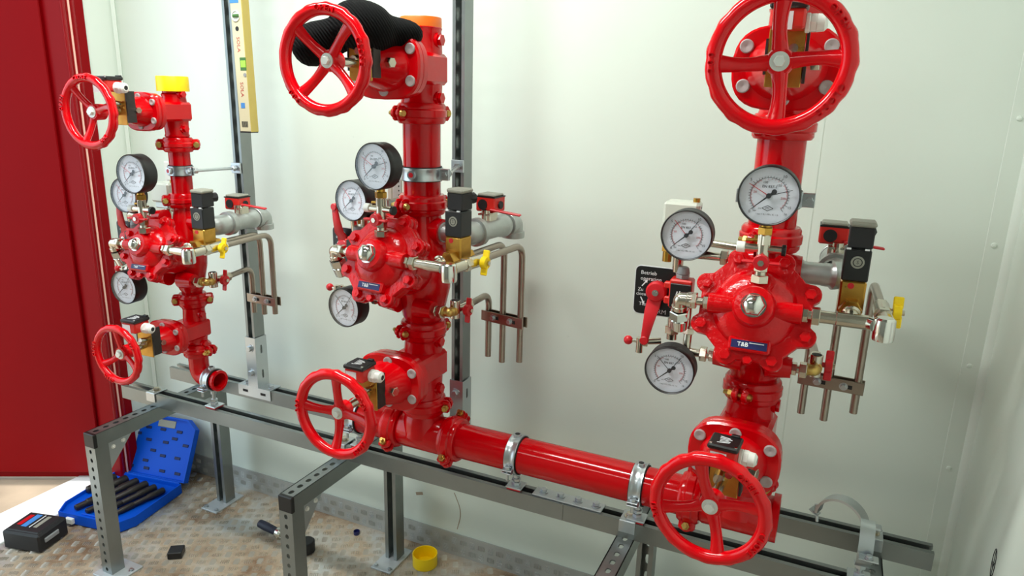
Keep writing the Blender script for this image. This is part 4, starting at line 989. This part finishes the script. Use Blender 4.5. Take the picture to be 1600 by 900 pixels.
def pipe_clamp_v(T, z, r, ang, lab, rod=None, wd=0.028):
    """band round a vertical pipe, lugs in direction ang (deg)"""
    t = Thing('pipe_clamp', lab, 'clamp', 'zinc pipe clamps', T); a = math.radians(ang); d = V((math.cos(a), math.sin(a), 0)); tn = V((-d.y, d.x, 0)); c = V((0, 0, z))
    t.part('liner', MB().ring((0, 0, z - wd / 2 - 0.002), (0, 0, z + wd / 2 + 0.002), r + 0.0003, r + 0.003, 36), RUB)
    b = t.part('band', MB().lathe([(r + 0.003, -wd / 2), (r + 0.0055, -wd / 2), (r + 0.0055, -wd / 2 + 0.004), (r + 0.0048, -wd / 2 + 0.006), (r + 0.0048, wd / 2 - 0.006), (r + 0.0055, wd / 2 - 0.004), (r + 0.0055, wd / 2), (r + 0.003, wd / 2)], c, Z, 40, cap=False), ZINC)
    R = Matrix((d, tn, Z)).transposed()
    for s_ in (1, -1):
        for q in (1, -1): t.part('lug', MB().box(c + d * s_ * (r + 0.014) + tn * q * 0.0035, (0.024, 0.0028, wd * 0.9), R, ch=0.001), ZINC)
        t.part('bolt', MB().cyl(c + d * s_ * (r + 0.017) - tn * 0.012, c + d * s_ * (r + 0.017) + tn * 0.012, 0.0035, n=10).hexn(c + d * s_ * (r + 0.017) - tn * 0.011, c + d * s_ * (r + 0.017) - tn * 0.005, 0.0068), ZINC)
    t.part('boss', MB().cyl(c - tn * (r + 0.004), c - tn * (r + 0.010), 0.0095, n=16), ZINC, b)
    t.part('boss_hole', MB().cyl(c - tn * (r + 0.0095), c - tn * (r + 0.0104), 0.0055, n=14), REDH, b)
    if rod:
        p0, p1 = V(rod[0]), V(rod[1]); dd_ = (p1 - p0).normalized()
        t.part('threaded_rod', MB().cyl(p0, p1, 0.0042, n=12), ZINC)
        t.part('nut', MB().hexn(p0 + dd_ * 0.002, p0 + dd_ * 0.012, 0.008), ZINC)
        t.part('channel_plate', MB().box(p1 - Y * 0.004, (0.034, 0.005, 0.030), ch=0.001), ZINC); t.part('nut', MB().hexn(p1 - Y * 0.0065 - dd_ * 0.004, p1 - Y * 0.0065 - dd_ * 0.014, 0.009), ZINC)
    t.done()
def pipe_clamp_h(x, z, r, lab, T=None, red=True, base=RT):
    """band round a pipe along x, on a threaded rod down to the rail"""
    t = Thing('pipe_clamp', lab, 'clamp', 'zinc pipe clamps', T); c = V((x, 0, z)); wd = 0.026
    t.part('liner', MB().ring(c - X * (wd / 2 + 0.002), c + X * (wd / 2 + 0.002), r + 0.0003, r + 0.003, 36), RUB)
    b = t.part('band', MB().lathe([(r + 0.003, -wd / 2), (r + 0.006, -wd / 2), (r + 0.006, -wd / 2 + 0.005), (r + 0.0048, -wd / 2 + 0.007), (r + 0.0048, wd / 2 - 0.007), (r + 0.006, wd / 2 - 0.005), (r + 0.006, wd / 2), (r + 0.003, wd / 2)], c, X, 40, cap=False), ZINC)
    for s_, dz in ((-1, -0.018), (1, -0.018)):
        for q in (1, -1): t.part('lug', MB().box(c + V((0, s_ * (r + 0.006), dz + q * 0.0035)), (wd * 0.95, 0.024, 0.0028), ch=0.001), ZINC)
        t.part('bolt', MB().cyl(c + V((0, s_ * (r + 0.010), dz - 0.022)), c + V((0, s_ * (r + 0.010), dz + 0.008)), 0.0035, n=10).hexn(c + V((0, s_ * (r + 0.010), dz + 0.005)), c + V((0, s_ * (r + 0.010), dz + 0.011)), 0.0068), ZINC)
    t.part('boss', MB().cyl(c + Z * (r + 0.004), c + Z * (r + 0.010), 0.009, n=18), ZINC, b); t.part('boss_hole', MB().cyl(c + Z * (r + 0.0095), c + Z * (r + 0.0103), 0.006, n=14), BLACKM, b)
    zb = base - (T.translation.z if T else 0)
    t.part('threaded_rod', MB().cyl((x, 0, zb + 0.004), (x, 0, z - r - 0.004), 0.0055, n=12).cyl((x, 0, z - r - 0.016), (x, 0, z - r - 0.003), 0.0085, n=14), ZINC)
    t.part('nut', MB().hexn((x, 0, zb + 0.007), (x, 0, zb + 0.015), 0.0105).hexn((x, 0, zb + 0.018), (x, 0, zb + 0.025), 0.0105), ZINC)
    t.part('base_plate', MB().box((x, 0, zb + 0.0055), (0.040, 0.038, 0.004), ch=0.001), ZINC)
    t.part('plastic_insert', MB().box((x, 0, zb + 0.0018), (0.034, 0.034, 0.0035)), REDH if red else RUB)
    t.done()

# ================================================================ the three risers
X1, X2, X3 = -1.5135, -0.7527, 0.0
PZ, PR = -0.2194, 0.0421
ident = lambda p: V(p)
small = lambda p: V((p[0] * 0.88, p[1] * 1.01 + 0.0035, p[2] * 0.871 - 0.019))
MK = [[(150, REDINK), (18, INK)], [(131, REDINK), (54, INK)], [(134, INK), (55, INK)]]
riser('right', X3, 1.94, 1.53, dict(map=ident, r=PR, cover=(-0.004, -0.13, 0.24), ka=1.0, zc2=0.347, zc3=0.05, mk=MK, lev=188, bz=0.036, gx=0.058, gy=0.16, t3=(0.192, 0.1297, -0.020)))
riser('middle', X2, 2.19, -5.36, dict(map=ident, r=PR, cover=(-0.004, -0.13, 0.24), ka=1.0, zc2=0.347, zc3=0.05, mk=MK, lev=-8, bz=0.064, gx=0.058, gy=0.168, t3=(0.192, 0.1297, -0.036), lg=(-0.1439, -0.108, 0.103)))
riser('left', X1, 3.0, 3.0, dict(map=small, r=0.0272, cover=(0.0, -0.121, 0.182), ka=0.85, zc2=0.295, zc3=0.014, mk=MK, lev=0, bz=-0.006, gx=0.052, gy=0.14,
    tg=(0.004, -0.154, 0.378), mg=(-0.127, -0.0741, 0.307), lg=(-0.128, -0.106, 0.058), yel=(0.198, -0.071, 0.190), msw=(0.066, 0.10, 0.276), t1=(0.084, 0.147, -0.053), t2=(0.128, 0.14, -0.051), t3=(0.172, 0.135, -0.043)))

BKT = 0.0565
gate_valve(TM(X3, 1.94), 0.6396, -0.3337, 1.08, PR, 0.096, 2, 4, 0.5515, 0.76, 'red gate valve with upright spoked handwheel at the top of the right riser')
gate_valve(TM(X3, -2.83), -0.0365, -0.3337, 1.08, PR, 0.096, 14, 4, -0.1385, 0.0455, 'red gate valve with tilted handwheel at the foot of the right riser')
gate_valve(TM(X2, 2.19), 0.6396, -0.3337, 1.08, PR, 0.096, 46, 4, 0.5515, 0.742, 'red gate valve under the black knit hat on the middle riser', switch=False)
gate_valve(TM(X2, 0.54), -0.0345, -0.3337, 1.08, PR, 0.096, -4, 4, -0.1385, 0.0455, 'red gate valve with handwheel at the foot of the middle riser')
gate_valve(TM(X1, 3.0), 0.529, -0.247, 0.80, 0.0272, 0.087, 130, 3, 0.4475, 0.590, 'small red gate valve below the yellow cap on the left riser')
gate_valve(TM(X1, 3.0), -0.069, -0.252, 0.80, 0.0272, 0.080, 210, 3, -0.131, 0.0095, 'small red gate valve at the foot of the left riser')
for x, tag, r, zs_, an in ((X3, 'right', PR, (0.547, 0.347, 0.05, -0.142), ((-0.5, -0.86), (-0.3, -0.95), (-0.25, -0.97), (0.9, -0.3))),
                           (X2, 'middle', PR, (0.547, 0.347, 0.05, -0.142), ((-0.4, -0.9), (-0.3, -0.95), (-0.42, -0.9), (0.8, 0.2))),
                           (X1, 'left', 0.0272, (0.443, 0.295, 0.014, -0.135), ((-0.72, -0.7), (-0.6, -0.8), (-0.72, -0.7), (0.9, 0.2)))):
    for z, a, nm in zip(zs_, an, ('below the top gate valve', 'above the alarm valve', 'below the alarm valve', 'below the lower gate valve')):
        coupling(TM(x), (0, 0, z), Z, r, (a[0], a[1], 0), 'red grooved coupling %s of the %s riser' % (nm, tag), wd=0.046 if r > 0.03 else 0.040)
pipe(TM(X3), (0, 0, 0.352), (0, 0, 0.542), PR, 'upright glossy red pipe of the right riser behind its top gauge', grp='upright red pipes')
pipe(TM(X2), (0, 0, 0.352), (0, 0, 0.542), PR, 'upright glossy red pipe of the middle riser', grp='upright red pipes')
pipe(TM(X1), (0, 0, 0.299), (0, 0, 0.439), 0.0272, 'slim upright red pipe of the left riser', grp='upright red pipes')
def tee(x, r, x0, x1, lab, flange=False):
    t = Thing('pipe_tee', lab, 'pipe fitting', 'red pipe tees', TM(x)); q = r + 0.004
    mb = MB().lathe([(r - 0.005, x0), (r, x0), (r, x0 + 0.02), (q, x0 + 0.026), (q, x1 - 0.026), (r, x1 - 0.02), (r, x1), (r - 0.005, x1)], (0, 0, PZ), X, 36, cap=False)
    mb.ring((x0, 0, PZ), (x1, 0, PZ), r - 0.009, r - 0.005, 30)
    mb.lathe([(q + 0.006, PZ), (q + 0.004, PZ + 0.035), (q, PZ + 0.048), (r, PZ + 0.055), (r, -0.1465)], (0, 0, 0), Z, 32, cap=False)
    t.part('body', mb, RED)
    if flange: t.part('rim', MB().ring((x1 - 0.012, 0, PZ), (x1 + 0.001, 0, PZ), r - 0.004, r + 0.0065, 36), RED)
    t.done()
tee(X3, PR, -0.0915, 0.078, 'red tee with open rimmed end at the foot of the right riser', True)
tee(X2, PR, -0.079, 0.0825, 'red tee at the foot of the middle riser')
coupling(TM(X2), (-0.0813, 0, PZ), X, PR, (0, -0.8, -0.6), 'red coupling left of the tee under the middle riser')
coupling(TM(X2), (0.0847, 0, PZ), X, PR, (0, -0.75, -0.66), 'red coupling right of the tee under the middle riser')
coupling(TM(X3), (-0.094, 0, PZ), X, PR, (0, -0.5, -0.86), 'red coupling left of the tee under the right riser')
pipe(TM(0), (X2 + 0.0875, 0, PZ), (-0.0965, 0, PZ), PR, 'long horizontal red pipe joining the middle and right risers', grp='horizontal red pipes')
t = Thing('pipe_stub', 'short red pipe stub behind the lower wheel of the middle riser', 'pipe', 'horizontal red pipes', TM(0))
t.part('pipe', MB().ring((-0.968, 0, PZ), (X2 - 0.0843, 0, PZ), PR - 0.004, PR, 36), REDP); t.part('end_cap', MB().lathe([(PR + 0.001, 0), (PR + 0.001, 0.006), (PR * 0.9, 0.009), (0.004, 0.010)], (-0.967, 0, PZ), -X, 32), RED); t.done()
# left riser ends in an open elbow
t = Thing('pipe_elbow', 'red elbow with open end at the foot of the left riser', 'pipe fitting', None, TM(X1, 0)); r = 0.0272
pts = fillet([(0, 0, -0.139), (0, 0, PZ), (0.075, 0, PZ)], 0.052, 10); mb = MB().tube(pts, r, 28, cap=False); mb.tube(pts, r - 0.004, 28, cap=False)
mb.ring((0.070, 0, PZ), (0.077, 0, PZ), r - 0.0045, r + 0.003, 30)
t.part('bend', mb, RED); t.done()
pipe_clamp_h(0.048, PZ, r + 0.0012, 'zinc pipe clamp round the open elbow of the left riser', TM(X1))
pipe_clamp_h(-0.499, PZ, PR, 'zinc pipe clamp near the middle of the long horizontal pipe', TM(0))
pipe_clamp_h(-0.206, PZ, PR, 'zinc pipe clamp on the horizontal pipe beside the right lower wheel', TM(0))
pipe_clamp_h(-0.948, PZ, PR, 'zinc pipe clamp behind the lower wheel of the middle riser', TM(0))
pipe_clamp_v(TM(X2), 0.416, PR, 4, 'zinc band clamp tying the middle riser pipe to its post', rod=((0.062, 0.012, 0.418), (0.006, 0.157, 0.421)))
pipe_clamp_v(TM(X3), 0.420, PR, 0, 'zinc band clamp behind the top gauge of the right riser')
pipe_clamp_v(TM(X1), 0.375, 0.0272, -8, 'zinc band clamp with long threaded rod on the left riser', rod=((0.040, 0.006, 0.375), (0.044, 0.157, 0.372)), wd=0.024)
def cup(c, r, h, up=True):
    c = V(c); a = Z if up else -Z
    return MB().lathe([(0.001, 0), (r * 0.97, 0), (r, 0.002), (r * 1.01, h), (r * 0.95, h), (r * 0.94, 0.0025), (0.001, 0.0025)], c, a, 40, cap=False)
solo('end_bung', 'yellow plastic pipe cap on top of the left riser', 'cap', cup((0, 0, 0.618), 0.0395, 0.038, False), YEL, 'plastic pipe caps', TM(X1))
solo('end_bung', 'orange plastic pipe cap on top of the middle riser', 'cap', cup((0, 0, 0.7455), 0.0445, 0.024, False), ORANGE, 'plastic pipe caps', TM(X2))
solo('end_bung', 'yellow plastic pipe cap lying open side up on the floor', 'cap', cup((-0.898, 0.232, 0.0008), 0.0375, 0.040), YEL, 'plastic pipe caps')

# empty open clamp on the right of the front rail
t = Thing('open_clamp', 'empty zinc pipe clamp hinged open at the right end of the front rail', 'clamp'); cx, cz = 0.236, RT + 0.082; R_ = 0.044
t.part('lower_half', MB().ring((cx - 0.013, 0, cz), (cx + 0.013, 0, cz), R_, R_ + 0.0028, 20, a0=PI * 0.5, a1=PI * 1.5), ZINC)
t.part('lug', MB().box((cx + 0.006, -R_ - 0.012, cz + 0.0), (0.034, 0.022, 0.003), ch=0.001), ZINC); t.part('bolt', bolt(MB(), (cx + 0.006, -R_ - 0.014, cz + 0.002), Z, 0.0055, 0.005), ZINC)
t.part('threaded_rod', MB().cyl((cx, 0, RT + 0.006), (cx, 0, cz - R_), 0.0055, n=12), ZINC); t.part('nut', MB().hexn((cx, 0, RT + 0.007), (cx, 0, RT + 0.016), 0.0105).hexn((cx, 0, cz - R_ - 0.014), (cx, 0, cz - R_ - 0.004), 0.0105), ZINC)
t.part('base_plate', MB().box((cx, 0, RT + 0.0052), (0.042, 0.038, 0.004), ch=0.001), ZINC); t.part('plastic_insert', MB().box((cx, 0, RT + 0.0016), (0.034, 0.034, 0.003)), REDH)
ua = V((-0.93, 0.36, 0)); uc = V((cx, R_ - 0.004, cz + 0.012)) + ua * 0.046 + V((0, -0.02, 0.0)); ub = V((0.36, 0.93, 0)) * 0.013
um = MB(); lp_ = []
for i in range(17):
    a = PI * (1 - i / 16); o_ = ua * (-math.cos(a)); d_ = o_ + Z * math.sin(a)
    lp_.append([uc + d_ * R_ - ub, uc + d_ * (R_ + 0.005) - ub, uc + d_ * (R_ + 0.005) + ub, uc + d_ * R_ + ub])
um.loft(lp_); t.part('upper_half', um, ZINC)
t.part('hook', MB().box(uc + ua * (R_ + 0.009) - Z * 0.004, (0.02, 0.020, 0.003), Matrix.Rotation(-0.4, 3, 'Z') @ Matrix.Rotation(0.5, 3, 'Y'), ch=0.001), ZINC)
t.part('bolt', MB().cyl(uc + ua * (R_ + 0.008) + Z * 0.012, uc + ua * (R_ + 0.002) - Z * 0.024, 0.0035, n=10), ZINC)
t.part('hinge', MB().box((cx + 0.012, R_ + 0.004, cz + 0.008), (0.036, 0.022, 0.006), ch=0.002), ZINC)
t.done()

# ================================================================ loose things
# black knit hat on the upper gate valve of the middle riser
from math import sqrt
def sm_min(a, b, k): h = max(k - abs(a - b), 0) / k; return min(a, b) - h * h * k * 0.25
ELL = [(V((-0.008, -0.200, 0.708)), V((0.066, 0.078, 0.050)), 0.15, 0.35), (V((0.030, -0.125, 0.702)), V((0.046, 0.055, 0.030)), 0.0, 0.3), (V((-0.086, -0.248, 0.674)), V((0.050, 0.050, 0.046)), -0.5, 0.2)]
def hat_sdf(p):
    v = None
    for c, r_, ry, rz_ in ELL:
        q = Matrix.Rotation(-rz_, 3, 'Z') @ (p - c); q = Matrix.Rotation(-ry, 3, 'Y') @ q
        k = sqrt((q.x / r_.x) ** 2 + (q.y / r_.y) ** 2 + (q.z / r_.z) ** 2); d = (k - 1) * min(r_)
        v = d if v is None else sm_min(v, d, 0.012)
    return v + 0.0016 * math.sin(40 * p.x + 25 * p.z) + 0.0012 * math.sin(55 * p.y - 30 * p.x)
hc_ = V((-0.015, -0.19, 0.698)); NU, NV = 72, 40; vv = []
for j in range(NV + 1):
    ph = PI * j / NV
    for i in range(NU):
        th = 2 * PI * i / NU; d = V((math.sin(ph) * math.cos(th), math.sin(ph) * math.sin(th), math.cos(ph))); a_, b_ = 0.0, 0.30; q = 0.012
        # outermost crossing
        s_ = 0.26
        while s_ > 0.01 and hat_sdf(hc_ + d * s_) > 0: s_ -= 0.004
        vv.append(hc_ + d * s_)
ff = [(j * NU + i, j * NU + (i + 1) % NU, (j + 1) * NU + (i + 1) % NU, (j + 1) * NU + i)[::-1] for j in range(NV) for i in range(NU)]
hm = MB(); hm.v = vv; hm.f = ff
for _ in range(3):                       # relax
    acc = [V((0, 0, 0)) for _ in hm.v]; cnt = [0] * len(hm.v)
    for q in hm.f:
        for k in range(4):
            acc[q[k]] += hm.v[q[(k + 1) % 4]]; cnt[q[k]] += 1; acc[q[k]] += hm.v[q[k - 1]]; cnt[q[k]] += 1
    hm.v = [v_ * 0.4 + a_ / c_ * 0.6 for v_, a_, c_ in zip(hm.v, acc, cnt)]
hat = solo('knit_hat', 'black ribbed knit hat lying over the top valve of the middle riser', 'hat', hm, KNIT, None, TM(X2, 2.19))

# spirit level leaning at the left post
LT = Matrix.Translation((-1.400, 0.142, 1.277)) @ Matrix.Rotation(math.radians(-0.8), 4, 'Y')
t = Thing('spirit_level', 'cream spirit level with red lettering standing against the left post', 'spirit level', None, LT)
b = t.part('body', MB().box((0, 0, 0.40), (0.040, 0.026, 0.80), ch=0.0015), LEVELM)
t.part('edge', MB().box((0.0205, 0, 0.40), (0.002, 0.0262, 0.80)), LEVELE, label='ochre wooden edge'); t.part('end_cap', MB().box((0, 0, -0.001), (0.0415, 0.027, 0.004), ch=0.001), BLACK)
v1 = t.part('round_vial', MB().lathe([(0.014, 0), (0.014, 0.003), (0.0115, 0.003), (0.0105, 0.0008), (0.001, 0.0008)], (-0.002, -0.0128, 0.300), -Y, 24), WHITEP)
t.part('tube', MB().cyl((-0.009, -0.0145, 0.300), (0.011, -0.0145, 0.300), 0.0045, n=12), VIALD, v1)
t.part('hole', MB().cyl((-0.001, -0.0128, 0.268), (-0.001, -0.0136, 0.268), 0.006, n=16), BLACKM)
v2 = t.part('edge_vial', MB().box((0.010, -0.0125, 0.178), (0.022, 0.003, 0.034), ch=0.001), VIALD); t.part('bubble', MB().box((0.011, -0.0142, 0.178), (0.018, 0.0016, 0.018), ch=0.0006), VIAL, v2)
t.part('screw', MB().cyl((0.014, -0.013, 0.150), (0.014, -0.0145, 0.150), 0.005, n=14), GREYG)
for zz, s_ in ((0.228, 'SOLA'), (0.112, 'SOLA')): t.part('lettering', MB().text(s_, (-0.001, -0.0134, zz), -Z, X, 0.016, 0), REDINK, b)
t.part('sticker', MB().box((-0.002, -0.0134, 0.070), (0.014, 0.0006, 0.014)), mat('sky_blue_print', (70, 140, 215), 0.5), b); t.part('sticker', MB().box((-0.004, -0.0134, 0.338), (0.030, 0.0006, 0.012)), MATS['sky_blue_print'], b)
bc = MB()
for k in range(7): bc.box((-0.010 + 0.0032 * k, -0.0134, 0.020), (0.0018, 0.0006, 0.016))
t.part('barcode', bc, INK, b, kind='stuff'); t.done()

# blue tool case, open
an = math.radians(9); cu = V((math.cos(an), math.sin(an), 0)); cv = V((math.sin(an), -math.cos(an), 0))
CR = Matrix((cu, -cv, Z)).transposed()
CO = V((-1.87, 0.18, 0.0))
def cp(a, b_, z): return CO - cu * a + cv * b_ + Z * z      # a to the left, b towards the camera
t = Thing('tool_case', 'open blue plastic tool case with black tools under the left trestle', 'tool case')
W_, D_ = 0.285, 0.265
out = [(0, 0), (W_, 0), (W_, D_ * 0.8), (W_ * 0.9, D_), (W_ * 0.1, D_), (0, D_ * 0.8)]
bm = MB(); lo_, lk = [], []
def lay(sc_, z): return [cp(W_ / 2 + (a - W_ / 2) * sc_, D_ / 2 + (b_ - D_ / 2) * sc_, z) for a, b_ in out]
bm.loft([lay(0.97, 0.001), lay(1.0, 0.006), lay(1.0, 0.040), lay(0.975, 0.040), lay(0.965, 0.028)])
bs = t.part('tray', bm, BLUEC)
for a0 in (0.2, 0.72): t.part('latch', MB().box(cp(W_ * a0, D_ + 0.006, 0.020), (0.030, 0.012, 0.020), CR, ch=0.002), WHITEP, bs)
t.part('clasp_bar', MB().box(cp(W_ * 0.48, D_ * 0.9, 0.030), (0.10, 0.008, 0.006), CR, ch=0.002), BLUEC, bs)
lt_ = math.radians(26); lu = Z * math.cos(lt_) - cv * math.sin(lt_); ln_ = cv * math.cos(lt_) + Z * math.sin(lt_)
LH = 0.218
def lq(a, b_, n_=0): return cp(a, -0.012, 0.036) + lu * b_ + ln_ * n_
lo2 = [(0.0, 0.0), (W_, 0.0), (W_, LH * 0.62), (W_ * 0.80, LH), (W_ * 0.14, LH), (0.0, LH * 0.86)]
def llay(sc_, n_): return [lq(W_ / 2 + (a - W_ / 2) * sc_, LH / 2 + (b_ - LH / 2) * sc_, n_) for a, b_ in lo2][::-1]
lm = MB(); lm.loft([llay(0.96, -0.030), llay(1.0, -0.024), llay(1.0, 0.0), llay(0.955, 0.0), llay(0.945, -0.012)])
ld = t.part('lid', lm, BLUEC)
LR = Matrix((-cu, lu, (-cu).cross(lu))).transposed()
t.part('handle_opening', MB().box(lq(W_ * 0.46, LH * 0.88, -0.011), (0.075, 0.026, 0.003), LR, ch=0.004), GREYP, ld)
for row, cols in ((0.78, (0.25, 0.5, 0.72)), (0.66, (0.85, 0.3)), (0.58, (0.12, 0.42, 0.68)), (0.42, (0.88, 0.58)), (0.36, (0.2, 0.42)), (0.24, (0.66,)), (0.12, (0.15, 0.38, 0.62, 0.86))):
    for q in cols: t.part('clip_slot', MB().box(lq(W_ * q, LH * row, -0.011), (0.024, 0.010, 0.003), LR, ch=0.001), BLUED, ld)
t.part('hinge', MB().cyl(cp(0.01, -0.004, 0.038), cp(W_ - 0.01, -0.004, 0.038), 0.004, n=10), BLUEC)
t.done()
tools = [(0.03, 0.05, 0.11, 0.0095), (0.07, 0.045, 0.12, 0.0105), (0.11, 0.04, 0.125, 0.012), (0.155, 0.035, 0.12, 0.012), (0.20, 0.035, 0.11, 0.013), (0.245, 0.04, 0.10, 0.013), (0.06, 0.155, 0.085, 0.0085), (0.105, 0.16, 0.08, 0.009), (0.15, 0.16, 0.08, 0.010), (0.20, 0.155, 0.08, 0.0105)]
on = ('first', 'second', 'third', 'fourth', 'fifth', 'sixth')
for i, (a, b_, L_, r_) in enumerate(tools):
    r_ *= 1.2
    p0 = cp(a, b_, 0.028 + r_); d = (cv * 0.93 - cu * 0.25).normalized()
    mb = MB().lathe([(r_ * 0.4, 0), (r_ * 0.92, 0.0), (r_, 0.003), (r_, L_ * 0.5), (r_ * 0.8, L_ * 0.54), (r_ * 0.78, L_ * 0.97), (r_ * 0.6, L_), (r_ * 0.3, L_)], p0, d, 16)
    lab = 'dark steel tool %s from right in the %s row of the blue case' % (on[i] if i < 6 else on[i - 6], 'hinge' if i < 6 else 'front')
    solo('extractor_tool', lab, 'tool', mb, GUN, 'dark tools in the blue case')

# cordless tool battery on the floor
BT = Matrix.Translation((-2.045, -0.218, 0.0)) @ Matrix.Rotation(math.radians(14), 4, 'Z') @ Matrix.Scale(1.07, 4)
t = Thing('tool_battery', 'black cordless tool battery with red and blue label at the lower left', 'battery', None, BT)
b = t.part('body', MB().box((0, 0, 0.030), (0.125, 0.105, 0.058), ch=0.006).box((0, 0.0, 0.055), (0.11, 0.09, 0.014), ch=0.004), BLACKM)
for (x_, w__, m_, l_) in ((-0.034, 0.014, REDH, 0.05), (-0.014, 0.018, MATS['sky_blue_print'], 0.06), (0.006, 0.003, PAPER, 0.06), (0.022, 0.012, GREYP, 0.055)):
    t.part('label_stripe', MB().box((x_, 0.006, 0.0625), (w__, l_, 0.0008)), m_, b)
t.part('release_button', MB().box((0.064, -0.01, 0.034), (0.006, 0.05, 0.014), ch=0.002), GREYG, b); t.done()

# ratchet lying behind the middle trestle leg
t = Thing('ratchet', 'ratchet tool with dark blue grip lying behind the middle trestle leg', 'ratchet')
p0, p1 = V((-1.475, 0.145, 0.022)), V((-1.28, 0.12, 0.020)); d = (p1 - p0).normalized()
t.part('grip', MB().lathe([(0.008, 0), (0.013, 0.003), (0.014, 0.03), (0.0125, 0.075), (0.010, 0.08)], p0, d, 18), TBLUE)
t.part('shaft', MB().cyl(p0 + d * 0.078, p0 + d * 0.16, 0.008, 0.010, n=14).lathe([(0.012, 0), (0.018, 0.004), (0.020, 0.018), (0.014, 0.024)], p0 + d * 0.085, d, 18), CHROME)
t.part('head', MB().cyl(p1 + V((0, 0, -0.018)), p1 + V((0, 0, 0.016)), 0.030, n=24, ch=0.004), CHROME); t.part('dial', MB().cyl(p1 + V((0.02, 0, -0.019)), p1 + V((0.02, 0, 0.020)), 0.026, n=20, ch=0.003), BLACKM); t.done()
solo('channel_end_cap', 'small loose black square cap on the dirty floor', 'cap', MB().box((-1.60, -0.075, 0.012), (0.042, 0.042, 0.022), Matrix.Rotation(0.6, 3, 'Z'), ch=0.002), BLACK)
solo('bottle_cap', 'tiny dark blue cap on the floor near the skirting', 'cap', cup((-1.178, 0.265, 0.0005), 0.010, 0.012), BLUEINK)
t = Thing('wall_socket', 'small pale switch plate on the wall behind the left riser', 'wall switch'); t.part('plate', MB().box((-1.93, WY - 0.004, 1.115), (0.055, 0.008, 0.075), ch=0.003), WHITEP); t.part('rocker', MB().box((-1.93, WY - 0.009, 1.115), (0.03, 0.004, 0.045), ch=0.001), WHITEP); t.done()

solo('wall_scuff', 'small brown scuff low on the wall behind the middle trestle', 'mark', MB().box((-0.97, WY - 0.0006, 0.178), (0.026, 0.001, 0.010), Matrix.Rotation(-0.3, 3, 'Y'), ch=0.0004), mat('brown_scuff', (170, 150, 128), 0.8))
solo('hairline_mark', 'thin curved brown line on the wall above the skirting', 'mark', MB().tube(fillet([(-0.845, WY - 0.0004, 0.215), (-0.818, WY - 0.0004, 0.155), (-0.834, WY - 0.0004, 0.092)], 0.05, 10), 0.0012, 6), MATS['brown_scuff'])
